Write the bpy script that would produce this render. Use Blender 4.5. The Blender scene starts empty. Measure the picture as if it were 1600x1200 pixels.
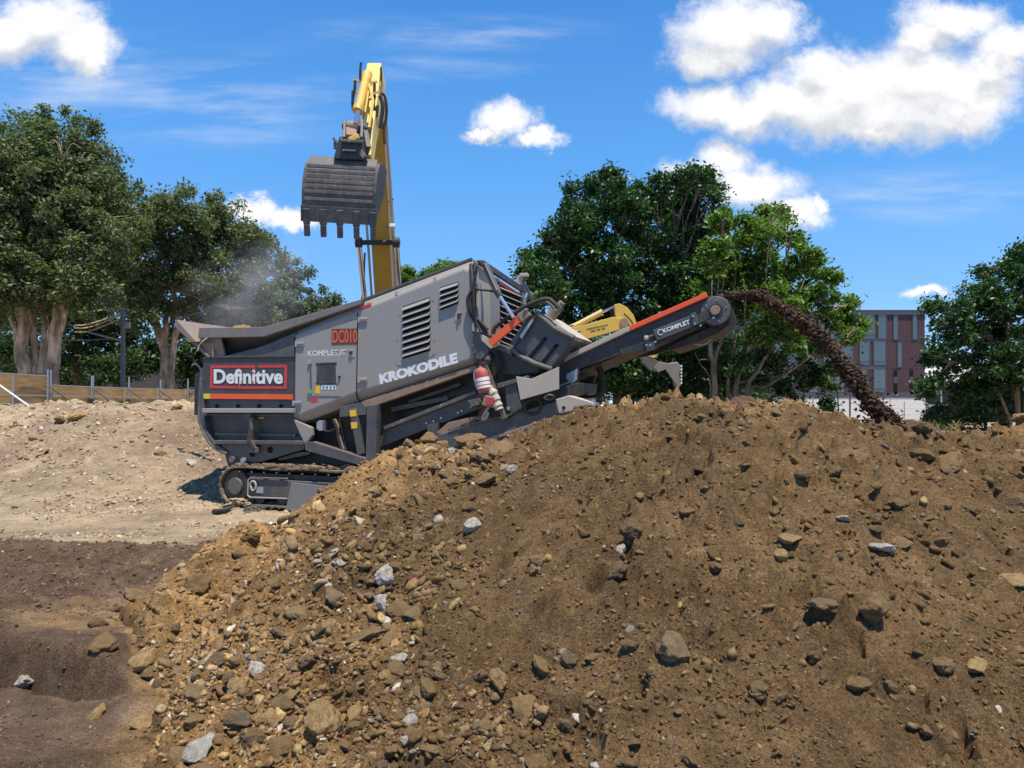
import bpy, bmesh, math, random
import numpy as np
from mathutils import Vector, Matrix, noise as mnoise

# ------------------------------------------------------------------ camera, sky, sun, exposure
scene = bpy.context.scene
C = scene.collection.objects
FPX, HORIZ, CAMZ = 1120.0, 632.0, 1.70
PITCH = math.atan((HORIZ - 600.0) / FPX)
cam_data = bpy.data.cameras.new('camera')
cam = bpy.data.objects.new('camera', cam_data); C.link(cam)
cam_data.sensor_width = 36.0
cam_data.lens = 36.0 * FPX / 1600.0
cam_data.clip_start = 0.05; cam_data.clip_end = 3000.0
cam.location = (0, 0, CAMZ)
cam.rotation_euler = (math.pi / 2 + PITCH, 0, 0)
scene.camera = cam
SUN = Vector((0.11, -0.28, 0.93)).normalized()
sun_d = bpy.data.lights.new('sun', 'SUN'); sun_o = bpy.data.objects.new('sun', sun_d); C.link(sun_o)
sun_d.energy = 4.6; sun_d.angle = math.radians(0.55); sun_d.color = (1.0, 0.93, 0.82)
sun_o.rotation_euler = SUN.to_track_quat('Z', 'Y').to_euler()
scene.view_settings.view_transform = 'Standard'
scene.view_settings.look = 'None'
scene.view_settings.gamma = 1.0
scene.view_settings.exposure = 0.46
scene.cycles.max_bounces = 6
scene.cycles.transparent_max_bounces = 8
scene.cycles.volume_bounces = 1

class NT:
    """small node-tree helper"""
    def __init__(s, tree): s.t = tree; s.n = tree.nodes; s.l = tree.links
    def new(s, kind, **kw):
        nd = s.n.new(kind)
        for k, v in kw.items(): setattr(nd, k, v)
        return nd
    def set(s, sock, v):
        if v is None: return
        if hasattr(v, 'links') or hasattr(v, 'is_output'): s.l.new(v, sock)
        else: sock.default_value = v
    def math(s, op, a, b=None, c=None, clamp=False):
        nd = s.new('ShaderNodeMath', operation=op, use_clamp=clamp)
        s.set(nd.inputs[0], a)
        if b is not None: s.set(nd.inputs[1], b)
        if c is not None: s.set(nd.inputs[2], c)
        return nd.outputs[0]
    def vmath(s, op, a, b=None):
        nd = s.new('ShaderNodeVectorMath', operation=op)
        s.set(nd.inputs[0], a)
        if b is not None: s.set(nd.inputs[1], b)
        return nd.outputs['Value'] if op in ('LENGTH', 'DOT_PRODUCT') else nd.outputs[0]
    def noise(s, vec, scale, detail=4, rough=0.55, dim='3D', out=0):
        nd = s.new('ShaderNodeTexNoise', noise_dimensions=dim)
        s.set(nd.inputs['Vector'], vec); nd.inputs['Scale'].default_value = scale
        nd.inputs['Detail'].default_value = detail; nd.inputs['Roughness'].default_value = rough
        return nd.outputs[out]
    def smooth(s, x, a, b, lo=0.0, hi=1.0):
        nd = s.new('ShaderNodeMapRange', interpolation_type='SMOOTHSTEP')
        s.set(nd.inputs['Value'], x)
        nd.inputs['From Min'].default_value = a; nd.inputs['From Max'].default_value = b
        nd.inputs['To Min'].default_value = lo; nd.inputs['To Max'].default_value = hi
        return nd.outputs[0]
    def mix(s, f, a, b, mode='MIX'):
        nd = s.new('ShaderNodeMix', data_type='RGBA', blend_type=mode)
        s.set(nd.inputs[0], f)
        for i, v in ((6, a), (7, b)):
            if isinstance(v, tuple): nd.inputs[i].default_value = (v[0], v[1], v[2], 1)
            else: s.set(nd.inputs[i], v)
        return nd.outputs[2]
    def ramp(s, f, stops):
        nd = s.new('ShaderNodeValToRGB'); s.set(nd.inputs[0], f)
        e = nd.color_ramp.elements
        while len(e) < len(stops): e.new(0.5)
        for i, (p, c) in enumerate(stops): e[i].position = p; e[i].color = (c[0], c[1], c[2], 1)
        return nd.outputs[0]

SKY_STRENGTH = 0.12
world = bpy.data.worlds.new("World"); scene.world = world; world.use_nodes = True
wt = NT(world.node_tree); wt.n.clear()
w_out = wt.new('ShaderNodeOutputWorld'); w_bg = wt.new('ShaderNodeBackground')
sky = wt.new('ShaderNodeTexSky', sky_type='NISHITA', sun_disc=False)
sky.sun_elevation = math.asin(SUN.z); sky.sun_rotation = math.atan2(SUN.x, SUN.y)
sky.altitude = 3000; sky.air_density = 1.0; sky.dust_density = 0.0; sky.ozone_density = 4.0
hsv = wt.new('ShaderNodeHueSaturation'); hsv.inputs['Saturation'].default_value = 1.3; hsv.inputs['Value'].default_value = 1.0
wt.l.new(sky.outputs[0], hsv.inputs['Color'])
SKYK = 7.9
geo = wt.new('ShaderNodeTexCoord'); sep = wt.new('ShaderNodeSeparateXYZ'); wt.l.new(geo.outputs['Generated'], sep.inputs[0])
grad = wt.ramp(wt.math('MULTIPLY', sep.outputs[2], 1.0), [(0.0, (0.42, 0.62, 0.90)), (0.14, (0.22, 0.475, 0.85)), (0.30, (0.125, 0.37, 0.80)), (0.50, (0.066, 0.25, 0.65)), (1.0, (0.03, 0.12, 0.40))])
gs_ = wt.new('ShaderNodeVectorMath', operation='SCALE'); wt.l.new(grad, gs_.inputs[0]); gs_.inputs['Scale'].default_value = SKYK
base_sky = wt.mix(0.78, hsv.outputs[0], gs_.outputs[0])
yy = wt.math('MAXIMUM', sep.outputs[1], 0.05)
sx = wt.math('DIVIDE', sep.outputs[0], yy); sz = wt.math('DIVIDE', sep.outputs[2], yy)
comb = wt.new('ShaderNodeCombineXYZ'); wt.set(comb.inputs[0], sx); wt.set(comb.inputs[1], sz)
CLOUDS = [  # puffs of cumulus given as direction tangents (through px of the 1600 wide view)
    (60, 30, 85, 50), (120, 60, 62, 42), (135, 85, 36, 32), (10, 50, 60, 45),
    (1150, 40, 95, 62), (1130, 80, 80, 38), (1215, 30, 60, 45),
    (1340, 135, 135, 72), (1440, 120, 130, 68), (1520, 140, 85, 68), (1240, 160, 100, 48), (1110, 155, 75, 38), (1380, 200, 90, 28), (1290, 95, 55, 38),
    (1500, 20, 90, 40), (1585, 60, 60, 36), (1450, 55, 60, 34), (1400, 170, 150, 60), (1500, 175, 80, 45), (1180, 170, 80, 42), (1300, 165, 120, 60), (1560, 100, 50, 40),
    (1130, 245, 50, 38), (1175, 290, 80, 42), (1240, 335, 48, 28), (1090, 275, 60, 30), (1275, 318, 16, 14),
    (790, 185, 50, 27), (840, 215, 42, 16), (760, 205, 42, 10),
    (390, 322, 50, 20), (445, 330, 42, 16), (470, 340, 30, 14), (1445, 458, 45, 11)]
def cloud_field(vec):
    warp = wt.vmath('SUBTRACT', wt.noise(vec, 9.0, 8, 0.70, out=1), (0.5, 0.5, 0.5))
    v2 = wt.vmath('ADD', vec, wt.vmath('MULTIPLY', warp, (0.10, 0.085, 0)))
    acc = None
    for (px, py, rx, ry) in CLOUDS:
        d = wt.vmath('SUBTRACT', v2, ((px - 800) / FPX, (HORIZ - py) / FPX, 0))
        d = wt.vmath('MULTIPLY', d, (FPX / rx, FPX / ry, 0))
        e = wt.math('SUBTRACT', 1.0, wt.vmath('LENGTH', d))
        if acc is None: acc = e
        else:
            acc = wt.math('SMOOTH_MAX', acc, e, 0.12)
    return acc
cf = cloud_field(comb.outputs[0])
fine = wt.noise(comb.outputs[0], 26.0, 9, 0.68)
cf1 = wt.math('ADD', cf, wt.math('MULTIPLY', wt.math('SUBTRACT', fine, 0.5), 1.05))
dens = wt.smooth(cf1, -0.30, 0.58)
up = wt.vmath('ADD', comb.outputs[0], (0.012, 0.034, 0))
cf_up = cloud_field(up)
shade = wt.smooth(wt.math('ADD', wt.math('SUBTRACT', cf_up, cf), wt.math('MULTIPLY', wt.math('SUBTRACT', fine, 0.5), 0.9)), -0.28, 0.50)
cloud_col = wt.mix(shade, (6.2, 6.2, 6.3), (4.2, 4.35, 4.65))
# thin high wisps
wv = wt.new('ShaderNodeMapping'); wt.l.new(comb.outputs[0], wv.inputs[0])
wv.inputs['Rotation'].default_value = (0, 0, math.radians(14)); wv.inputs['Scale'].default_value = (2.2, 13.0, 1)
wn = wt.noise(wv.outputs[0], 1.6, 7, 0.62)
wm = None
for (px, py, rx, ry) in [(330, 150, 330, 110), (700, 45, 330, 40), (640, 100, 260, 30), (100, 100, 260, 130), (1450, 300, 300, 60)]:
    d = wt.vmath('MULTIPLY', wt.vmath('SUBTRACT', comb.outputs[0], ((px - 800) / FPX, (HORIZ - py) / FPX, 0)), (FPX / rx, FPX / ry, 0))
    e = wt.smooth(wt.math('SUBTRACT', 1.0, wt.vmath('LENGTH', d)), 0.0, 0.8)
    wm = e if wm is None else wt.math('MAXIMUM', wm, e)
wisp = wt.math('MULTIPLY', wt.math('MULTIPLY', wt.smooth(wn, 0.38, 0.84), wm), 0.70)
front = wt.smooth(sep.outputs[1], 0.06, 0.2)
skyc = wt.mix(wt.math('MULTIPLY', wisp, front), base_sky, (4.6, 5.1, 5.9))
skyc = wt.mix(wt.math('MULTIPLY', dens, front), skyc, cloud_col)
wt.l.new(skyc, w_bg.inputs['Color']); w_bg.inputs['Strength'].default_value = SKY_STRENGTH
wt.l.new(w_bg.outputs[0], w_out.inputs[0])

# ------------------------------------------------------------------ helpers
rng = np.random.default_rng(7)
random.seed(7)
cp, sp_ = math.cos(PITCH), math.sin(PITCH)
def ray(px, py):
    a, b = (px - 800.0) / FPX, (600.0 - py) / FPX
    return Vector((a, cp - b * sp_, sp_ + b * cp))
def pix(px, py, Y):
    r = ray(px, py); s = Y / r.y
    return Vector((r.x * s, Y, CAMZ + r.z * s))

class Frame:
    """local axes of a thing: u to its right, d away from the viewer side, z up"""
    def __init__(s, origin, yaw):
        s.o = Vector(origin); s.yaw = yaw
        s.R = Matrix.Rotation(yaw, 3, 'Z'); s.Ri = s.R.transposed()
    def q(s, px, py, d=0.0):
        r = s.Ri @ ray(px, py); c = s.Ri @ (Vector((0, 0, CAMZ)) - s.o)
        k = (d - c.y) / r.y
        return (c.x + r.x * k, c.z + r.z * k)
    def p(s, px, py, d=0.0):
        u, z = s.q(px, py, d); return Vector((u, d, z))

def tag(o, label=None, cat=None, group=None, kind=None):
    if label: o['label'] = label
    if cat: o['category'] = cat
    if group: o['group'] = group
    if kind: o['kind'] = kind
    return o
def empty(name, loc, yaw=0.0, label=None, cat=None, group=None):
    o = bpy.data.objects.new(name, None); C.link(o); o.location = loc; o.rotation_euler = (0, 0, yaw)
    o.empty_display_size = 0.2
    return tag(o, label, cat, group)

def np_mesh(name, verts, faces, mat, smooth=False, attrs=None, mats=None, mat_idx=None):
    """verts (n,3), faces (m,k) numpy -> mesh, quickly"""
    me = bpy.data.meshes.new(name)
    verts = np.asarray(verts, dtype=np.float32); faces = np.asarray(faces, dtype=np.int32)
    k = faces.shape[1]
    me.vertices.add(len(verts)); me.vertices.foreach_set('co', verts.ravel())
    me.loops.add(faces.size); me.loops.foreach_set('vertex_index', faces.ravel())
    me.polygons.add(len(faces)); me.polygons.foreach_set('loop_start', np.arange(0, faces.size, k, dtype=np.int32))
    if smooth: me.polygons.foreach_set('use_smooth', np.ones(len(faces), dtype=bool))
    me.update(calc_edges=True)
    for an, (dom, vals) in (attrs or {}).items():
        if vals.ndim == 1:
            a = me.attributes.new(an, 'FLOAT', dom); a.data.foreach_set('value', vals.astype(np.float32))
        else:
            a = me.attributes.new(an, 'FLOAT_COLOR', dom)
            a.data.foreach_set('color', np.column_stack([vals, np.ones(len(vals))]).astype(np.float32).ravel())
    me.materials.append(mat)
    return me
def link_mesh(name, me, parent=None):
    o = bpy.data.objects.new(name, me); C.link(o)
    if parent: o.parent = parent
    return o

class MB:
    def __init__(s): s.v = []; s.f = []
    def add(s, vs, fs):
        b = len(s.v); s.v += [tuple(v) for v in vs]; s.f += [tuple(i + b for i in f) for f in fs]; return s
    def box(s, c, size, rot=None):
        x, y, z = [a / 2 for a in size]
        vs = [Vector((i * x, j * y, k * z)) for i in (-1, 1) for j in (-1, 1) for k in (-1, 1)]
        if rot is not None: vs = [rot @ v for v in vs]
        return s.add([v + Vector(c) for v in vs], [(0, 1, 3, 2), (4, 6, 7, 5), (0, 4, 5, 1), (2, 3, 7, 6), (0, 2, 6, 4), (1, 5, 7, 3)])
    def prism(s, poly, d0, d1, poly2=None):
        """(u,z) outline at depth d0 carried back to d1"""
        n = len(poly); p2 = poly2 or poly
        vs = [(u, d0, z) for u, z in poly] + [(u, d1, z) for u, z in p2]
        fs = [tuple(range(n)), tuple(range(2 * n - 1, n - 1, -1))]
        fs += [(i, i + n, (i + 1) % n + n, (i + 1) % n) for i in range(n)]
        return s.add(vs, fs)
    def bar(s, a, b, w, h=None, up=(0, 0, 1)):
        a, b = Vector(a), Vector(b); h = h or w
        x = (b - a); L = x.length; x = x / max(L, 1e-9)
        y = Vector(up).cross(x)
        if y.length < 1e-4: y = Vector((0, 1, 0)).cross(x)
        y.normalize(); z = x.cross(y)
        R = Matrix((x, y, z)).transposed()
        return s.box((a + b) / 2, (L, w, h), R)
    def tube(s, pts, r, n=10, caps=True, flat=1.0):
        pts = [Vector(p) for p in pts]; m = len(pts)
        rs = r if isinstance(r, (list, tuple)) else [r] * m
        b = len(s.v); up = Vector((0, 0, 1)); prev = None
        for i, p in enumerate(pts):
            t = (pts[min(i + 1, m - 1)] - pts[max(i - 1, 0)]).normalized()
            if prev is None:
                a = t.cross(up)
                if a.length < 0.1: a = t.cross(Vector((1, 0, 0)))
            else: a = prev - t * prev.dot(t)
            a.normalize(); c = t.cross(a); prev = a
            for k in range(n):
                an = 2 * math.pi * k / n
                s.v.append(tuple(p + (a * math.cos(an) + c * math.sin(an) * flat) * rs[i]))
        for i in range(m - 1):
            for k in range(n):
                k2 = (k + 1) % n
                s.f.append((b + i * n + k, b + i * n + k2, b + (i + 1) * n + k2, b + (i + 1) * n + k))
        if caps:
            s.f.append(tuple(b + k for k in range(n - 1, -1, -1))); s.f.append(tuple(b + (m - 1) * n + k for k in range(n)))
        return s
    def cyl(s, a, b, r, n=20): return s.tube([a, b], r, n)
    def build(s, name, mat, parent=None, bevel=0.0, smooth=False, seg=2):
        me = bpy.data.meshes.new(name); me.from_pydata(s.v, [], s.f); me.update()
        me.materials.append(mat)
        bm = bmesh.new(); bm.from_mesh(me); bmesh.ops.recalc_face_normals(bm, faces=bm.faces); bm.to_mesh(me); bm.free()
        if smooth:
            me.shade_smooth()
            me.set_sharp_from_angle(angle=math.radians(35))
        o = bpy.data.objects.new(name, me); C.link(o)
        if parent: o.parent = parent
        if bevel:
            md = o.modifiers.new('edge', 'BEVEL'); md.width = bevel; md.segments = seg; md.limit_method = 'ANGLE'
            md.angle_limit = math.radians(32); md.harden_normals = False
        return o

def curve_pts(pts, n=24):
    """Catmull-Rom through points"""
    P = [Vector(p) for p in pts]; P = [P[0] * 2 - P[1]] + P + [P[-1] * 2 - P[-2]]
    out = []; m = len(P) - 3
    for k in range(n + 1):
        t = k / n * m; i = min(int(t), m - 1); t -= i
        a, b, c, d = P[i:i + 4]
        out.append(0.5 * ((2 * b) + (c - a) * t + (2 * a - 5 * b + 4 * c - d) * t * t + (3 * b - a - 3 * c + d) * t ** 3))
    return out

def text_mesh(body, name, mat, parent, bl, br, tl, d, bold=0.0, squeeze=None, thick=0.002, cap=None):
    """lettering fitted into the parallelogram bl/br/tl of (u,z) points standing just proud of depth d"""
    cu = bpy.data.curves.new(name, 'FONT'); cu.body = body; cu.size = 1.0; cu.offset = bold; cu.extrude = 0.0
    cu.resolution_u = 4
    tmp = bpy.data.objects.new(name, cu); C.link(tmp)
    bpy.context.view_layer.update()
    dg = bpy.context.evaluated_depsgraph_get()
    me = bpy.data.meshes.new_from_object(tmp.evaluated_get(dg))
    bpy.data.objects.remove(tmp); bpy.data.curves.remove(cu)
    n = len(me.vertices); co = np.zeros(n * 3, dtype=np.float32); me.vertices.foreach_get('co', co); co = co.reshape(-1, 3)
    mn, mx = co.min(0), co.max(0)
    if cap: mn[1], mx[1] = 0.0, cap
    a = (co[:, 0] - mn[0]) / (mx[0] - mn[0]); b = (co[:, 1] - mn[1]) / (mx[1] - mn[1])
    U = bl[0] + a * (br[0] - bl[0]) + b * (tl[0] - bl[0]); Z = bl[1] + a * (br[1] - bl[1]) + b * (tl[1] - bl[1])
    out = np.column_stack([U, np.full(n, d - thick), Z]).astype(np.float32)
    me.vertices.foreach_set('co', out.ravel()); me.update(); me.materials.clear(); me.materials.append(mat)
    o = bpy.data.objects.new(name, me); C.link(o); o.parent = parent
    return o

# numpy noise
def _hash(ix, iy, seed):
    h = (ix.astype(np.int64) * 374761393 + iy.astype(np.int64) * 668265263 + seed * 1442695041) & 0xFFFFFFFF
    h = ((h ^ (h >> 13)) * 1274126177) & 0xFFFFFFFF
    h = ((h ^ (h >> 16)) * 2246822519) & 0xFFFFFFFF
    return ((h ^ (h >> 15)) & 0xFFFFFF) / float(0xFFFFFF)
def vnoise(x, y, seed=0):
    ix, iy = np.floor(x), np.floor(y); fx, fy = x - ix, y - iy
    fx = fx * fx * fx * (fx * (fx * 6 - 15) + 10); fy = fy * fy * fy * (fy * (fy * 6 - 15) + 10)
    a, b = _hash(ix, iy, seed), _hash(ix + 1, iy, seed); c, d = _hash(ix, iy + 1, seed), _hash(ix + 1, iy + 1, seed)
    return (a * (1 - fx) + b * fx) * (1 - fy) + (c * (1 - fx) + d * fx) * fy
def fbm(x, y, octaves=4, seed=0, gain=0.5, lac=2.03):
    s = 0.0; a = 1.0; t = 0.0
    for i in range(octaves):
        s = s + a * (vnoise(x, y, seed + i * 17) * 2 - 1); t += a; a *= gain
        x, y = x * lac * 0.8 + y * lac * 0.6, -x * lac * 0.6 + y * lac * 0.8
    return s / t
def cells(x, y, seed=0):
    """rounded lumps: 1 at cell centres, 0 between"""
    ix, iy = np.floor(x), np.floor(y); best = np.full(np.shape(x), 9.0); rr = np.zeros(np.shape(x))
    for i in (-1, 0, 1):
        for j in (-1, 0, 1):
            cx = ix + i + _hash(ix + i, iy + j, seed); cy = iy + j + _hash(ix + i, iy + j, seed + 5)
            d = (x - cx) ** 2 + (y - cy) ** 2; k = d < best
            best = np.where(k, d, best); rr = np.where(k, _hash(ix + i, iy + j, seed + 9), rr)
    return np.sqrt(best), rr
def sstep(a, b, x):
    t = np.clip((x - a) / (b - a), 0, 1); return t * t * (3 - 2 * t)

# ------------------------------------------------------------------ materials
MATS = {}
def newmat(name):
    m = bpy.data.materials.new(name); m.use_nodes = True; t = NT(m.node_tree); t.n.clear()
    out = t.new('ShaderNodeOutputMaterial'); b = t.new('ShaderNodeBsdfPrincipled'); t.l.new(b.outputs[0], out.inputs[0])
    MATS[name] = m
    return m, t, b, out
def paint(name, rgb, rough=0.45, metal=0.0, dust=0.25, dustc=(0.30, 0.235, 0.17), bump=0.15, scale=3.0, spec=0.5, wear=None):
    m, t, b, out = newmat(name)
    tc = t.new('ShaderNodeTexCoord'); g = t.new('ShaderNodeNewGeometry')
    n1 = t.noise(tc.outputs['Object'], scale, 6, 0.65); n2 = t.noise(tc.outputs['Object'], scale * 9, 5, 0.7)
    sepn = t.new('ShaderNodeSeparateXYZ'); t.l.new(g.outputs['Normal'], sepn.inputs[0])
    upw = t.smooth(sepn.outputs[2], 0.1, 0.9, 0.0, 0.45)
    mp = t.new('ShaderNodeMapping'); t.l.new(tc.outputs['Object'], mp.inputs[0]); mp.inputs['Scale'].default_value = (7, 7, 0.8)
    n3 = t.noise(mp.outputs[0], 2.0, 4, 0.6)
    f = t.math('ADD', t.math('MULTIPLY', n1, n2), t.math('MULTIPLY', n3, 0.22))
    f = t.smooth(f, 0.22, 0.60)
    f = t.math('MULTIPLY', t.math('ADD', f, upw), dust * 1.6, clamp=True)
    base = t.mix(t.math('MULTIPLY', n2, 0.5), tuple(rgb), tuple(c * 0.72 for c in rgb))
    if wear:
        base = t.mix(t.smooth(t.noise(tc.outputs['Object'], scale * 4, 8, 0.75), 0.56, 0.66), base, tuple(wear))
    col = t.mix(f, base, tuple(dustc))
    t.l.new(col, b.inputs['Base Color'])
    t.set(b.inputs['Roughness'], t.math('ADD', rough, t.math('MULTIPLY', f, 0.5), clamp=True))
    b.inputs['Metallic'].default_value = metal; b.inputs['Specular IOR Level'].default_value = spec
    if bump:
        bp = t.new('ShaderNodeBump'); bp.inputs['Strength'].default_value = bump; bp.inputs['Distance'].default_value = 0.01
        t.set(bp.inputs['Height'], n2); t.l.new(bp.outputs[0], b.inputs['Normal'])
    return m
grey_paint = paint('grey_paint', (0.29, 0.282, 0.272), 0.42, dust=0.46, bump=0.05)
light_grey = paint('light_grey_paint', (0.34, 0.335, 0.325), 0.45, dust=0.30, bump=0.05)
dark_panel = paint('charcoal_paint', (0.035, 0.036, 0.040), 0.42, dust=0.16, bump=0.06)
dark_steel = paint('dark_steel', (0.055, 0.060, 0.068), 0.42, dust=0.22, bump=0.1)
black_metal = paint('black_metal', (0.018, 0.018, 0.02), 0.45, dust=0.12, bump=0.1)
rubber = paint('rubber', (0.016, 0.016, 0.017), 0.6, dust=0.15, bump=0.1, spec=0.3)
rusty = paint('rusty_steel', (0.27, 0.175, 0.12), 0.65, metal=0.1, dust=0.5, dustc=(0.36, 0.26, 0.18), bump=0.3, wear=(0.20, 0.21, 0.22))
rust_blue = paint('weathered_steel', (0.17, 0.165, 0.16), 0.6, metal=0.1, dust=0.4, dustc=(0.33, 0.23, 0.16), bump=0.3, wear=(0.13, 0.155, 0.19))
worn_steel = paint('worn_steel', (0.09, 0.085, 0.082), 0.5, metal=0.2, dust=0.35, dustc=(0.26, 0.22, 0.18), bump=0.35, wear=(0.28, 0.24, 0.20))
bucket_steel = paint('bucket_steel', (0.048, 0.044, 0.041), 0.65, dust=0.55, dustc=(0.20, 0.175, 0.16), bump=0.5, wear=(0.10, 0.085, 0.08))
pale_plate = paint('dusty_plate', (0.42, 0.37, 0.31), 0.7, dust=0.4, dustc=(0.5, 0.42, 0.33), bump=0.1)
yellow = paint('yellow_paint', (0.72, 0.44, 0.05), 0.42, dust=0.22, dustc=(0.5, 0.36, 0.18), bump=0.05)
orange = paint('orange_reflector', (0.85, 0.10, 0.02), 0.4, dust=0.05, bump=0.0)
lime = paint('lime_reflector', (0.60, 0.62, 0.03), 0.4, dust=0.05, bump=0.0)
dull_red = paint('dull_red', (0.42, 0.035, 0.03), 0.5, dust=0.35, bump=0.0)
red = paint('red_paint', (0.62, 0.03, 0.03), 0.4, dust=0.08, bump=0.0)
white = paint('white_paint', (0.78, 0.78, 0.76), 0.45, dust=0.10, bump=0.0)
sticker_yellow = paint('sticker_yellow', (0.80, 0.50, 0.02), 0.4, dust=0.08, bump=0.0)
blue = paint('sticker_blue', (0.05, 0.15, 0.45), 0.4, dust=0.03, bump=0.0)
chrome = paint('chrome', (0.75, 0.76, 0.78), 0.15, metal=0.9, dust=0.02, bump=0.0)
silver = paint('galvanised', (0.42, 0.44, 0.46), 0.35, metal=0.6, dust=0.12, bump=0.05)
black = paint('void_black', (0.008, 0.008, 0.009), 0.8, dust=0.0, bump=0.0, spec=0.2)
slab_plate = paint('blue_grey_sheet', (0.20, 0.21, 0.22), 0.5, metal=0.2, dust=0.35, bump=0.1)

def soil_material(name, kind):
    m, t, b, out = newmat(name)
    tc = t.new('ShaderNodeTexCoord'); P = tc.outputs['Object']
    at = t.new('ShaderNodeAttribute', attribute_name='damp'); damp = at.outputs['Fac']  # soil dampness; on the ground also the ledge's painted shade
    at2 = t.new('ShaderNodeAttribute', attribute_name='pale'); pale = at2.outputs['Fac']
    big = t.noise(P, 0.9, 5, 0.6); mid = t.noise(P, 6.0, 6, 0.65); fine = t.noise(P, 70.0, 5, 0.75); grit = t.noise(P, 260.0, 3, 0.7)
    sand = t.ramp(mid, [(0.25, (0.24, 0.132, 0.045)), (0.5, (0.365, 0.212, 0.082)), (0.75, (0.47, 0.292, 0.128))] if kind == 'mound' else [(0.25, (0.18, 0.12, 0.075)), (0.5, (0.25, 0.175, 0.115)), (0.75, (0.33, 0.24, 0.165))])
    brown = t.ramp(mid, [(0.25, (0.108, 0.065, 0.029)), (0.5, (0.172, 0.105, 0.048)), (0.75, (0.250, 0.158, 0.078))])
    dark = t.ramp(mid, [(0.25, (0.078, 0.047, 0.029)), (0.5, (0.138, 0.087, 0.054)), (0.75, (0.215, 0.142, 0.092))])
    light = t.ramp(mid, [(0.25, (0.285, 0.212, 0.132)), (0.5, (0.375, 0.29, 0.185)), (0.75, (0.465, 0.37, 0.25))])
    if kind == 'mound': light = t.ramp(mid, [(0.25, (0.33, 0.20, 0.075)), (0.5, (0.46, 0.295, 0.125)), (0.75, (0.56, 0.385, 0.185))])
    col = t.mix(t.smooth(big, 0.38, 0.62), brown, sand) if kind == 'mound' else sand
    col = t.mix(pale, col, light)
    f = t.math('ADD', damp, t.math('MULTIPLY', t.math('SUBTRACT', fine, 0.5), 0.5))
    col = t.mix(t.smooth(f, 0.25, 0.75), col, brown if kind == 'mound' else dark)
    at3 = t.new('ShaderNodeAttribute', attribute_name='sandy')
    col = t.mix(at3.outputs['Fac'], col, t.ramp(mid, [(0.25, (0.19, 0.112, 0.045)), (0.5, (0.30, 0.185, 0.082)), (0.75, (0.40, 0.262, 0.13))]))
    tone = t.math('MULTIPLY', t.smooth(t.noise(P, 0.55, 4, 0.6), 0.32, 0.68, 0.78, 1.22), t.smooth(t.noise(P, 2.6, 4, 0.65), 0.3, 0.7, 0.84, 1.16))
    m0 = t.new('ShaderNodeVectorMath', operation='SCALE'); t.l.new(col, m0.inputs[0]); t.l.new(tone, m0.inputs['Scale']); col = m0.outputs[0]
    speck = t.math('MULTIPLY', t.smooth(fine, 0.32, 0.68, 0.55, 1.42), t.smooth(grit, 0.3, 0.7, 0.7, 1.3))
    mul = t.new('ShaderNodeVectorMath', operation='SCALE'); t.l.new(col, mul.inputs[0]); t.l.new(speck, mul.inputs['Scale'])
    vor = t.new('ShaderNodeTexVoronoi'); t.l.new(P, vor.inputs['Vector']); vor.inputs['Scale'].default_value = 65.0
    chip = t.math('LESS_THAN', vor.outputs['Distance'], 0.17)
    sepc = t.new('ShaderNodeSeparateColor'); t.l.new(vor.outputs['Color'], sepc.inputs[0])
    chip = t.math('MULTIPLY', chip, t.math('GREATER_THAN', sepc.outputs[0], 0.80))
    chipc = t.ramp(sepc.outputs[1], [(0.0, (0.10, 0.08, 0.06)), (0.5, (0.40, 0.30, 0.20)), (1.0, (0.72, 0.66, 0.56))])
    col = t.mix(t.math('MULTIPLY', chip, 0.75), mul.outputs[0], chipc)
    t.l.new(col, b.inputs['Base Color']); b.inputs['Roughness'].default_value = 0.95; b.inputs['Specular IOR Level'].default_value = 0.15
    h = t.math('ADD', t.math('MULTIPLY', fine, 0.7), t.math('MULTIPLY', grit, 0.3))
    h = t.math('ADD', h, t.math('MULTIPLY', chip, 0.4))
    bp = t.new('ShaderNodeBump'); bp.inputs['Strength'].default_value = 1.0; bp.inputs['Distance'].default_value = 0.028
    t.set(bp.inputs['Height'], h); t.l.new(bp.outputs[0], b.inputs['Normal'])
    return m
mound_mat = soil_material('heap_soil', 'mound')
ground_mat = soil_material('site_soil', 'ground')

def rock_material(name, dark, mid, lite, coat=0.6, coatc=(0.33, 0.205, 0.085)):
    m, t, b, out = newmat(name)
    tc = t.new('ShaderNodeTexCoord'); P = tc.outputs['Object']; oi = t.new('ShaderNodeObjectInfo')
    off = t.vmath('ADD', P, t.vmath('MULTIPLY', oi.outputs['Location'], (3.1, 2.7, 4.3)))
    n = t.noise(off, 2.2, 7, 0.68); n2 = t.noise(off, 14.0, 6, 0.7)
    col = t.ramp(n, [(0.3, dark), (0.5, mid), (0.68, lite)])
    g = t.new('ShaderNodeNewGeometry'); s3 = t.new('ShaderNodeSeparateXYZ'); t.l.new(g.outputs['Normal'], s3.inputs[0])
    f = t.math('ADD', t.math('MULTIPLY', n2, 1.0), t.math('MULTIPLY', s3.outputs[2], 0.25))
    f = t.math('MULTIPLY', t.smooth(f, 0.42, 0.75), coat)
    hue = t.mix(oi.outputs['Random'], coatc, tuple(c * 0.6 for c in coatc))
    col = t.mix(f, col, hue)
    t.l.new(col, b.inputs['Base Color']); b.inputs['Roughness'].default_value = 0.9; b.inputs['Specular IOR Level'].default_value = 0.25
    bp = t.new('ShaderNodeBump'); bp.inputs['Strength'].default_value = 0.7; bp.inputs['Distance'].default_value = 0.06
    t.set(bp.inputs['Height'], t.math('ADD', n2, t.math('MULTIPLY', t.noise(off, 50, 4, 0.7), 0.35))); t.l.new(bp.outputs[0], b.inputs['Normal'])
    return m
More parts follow.
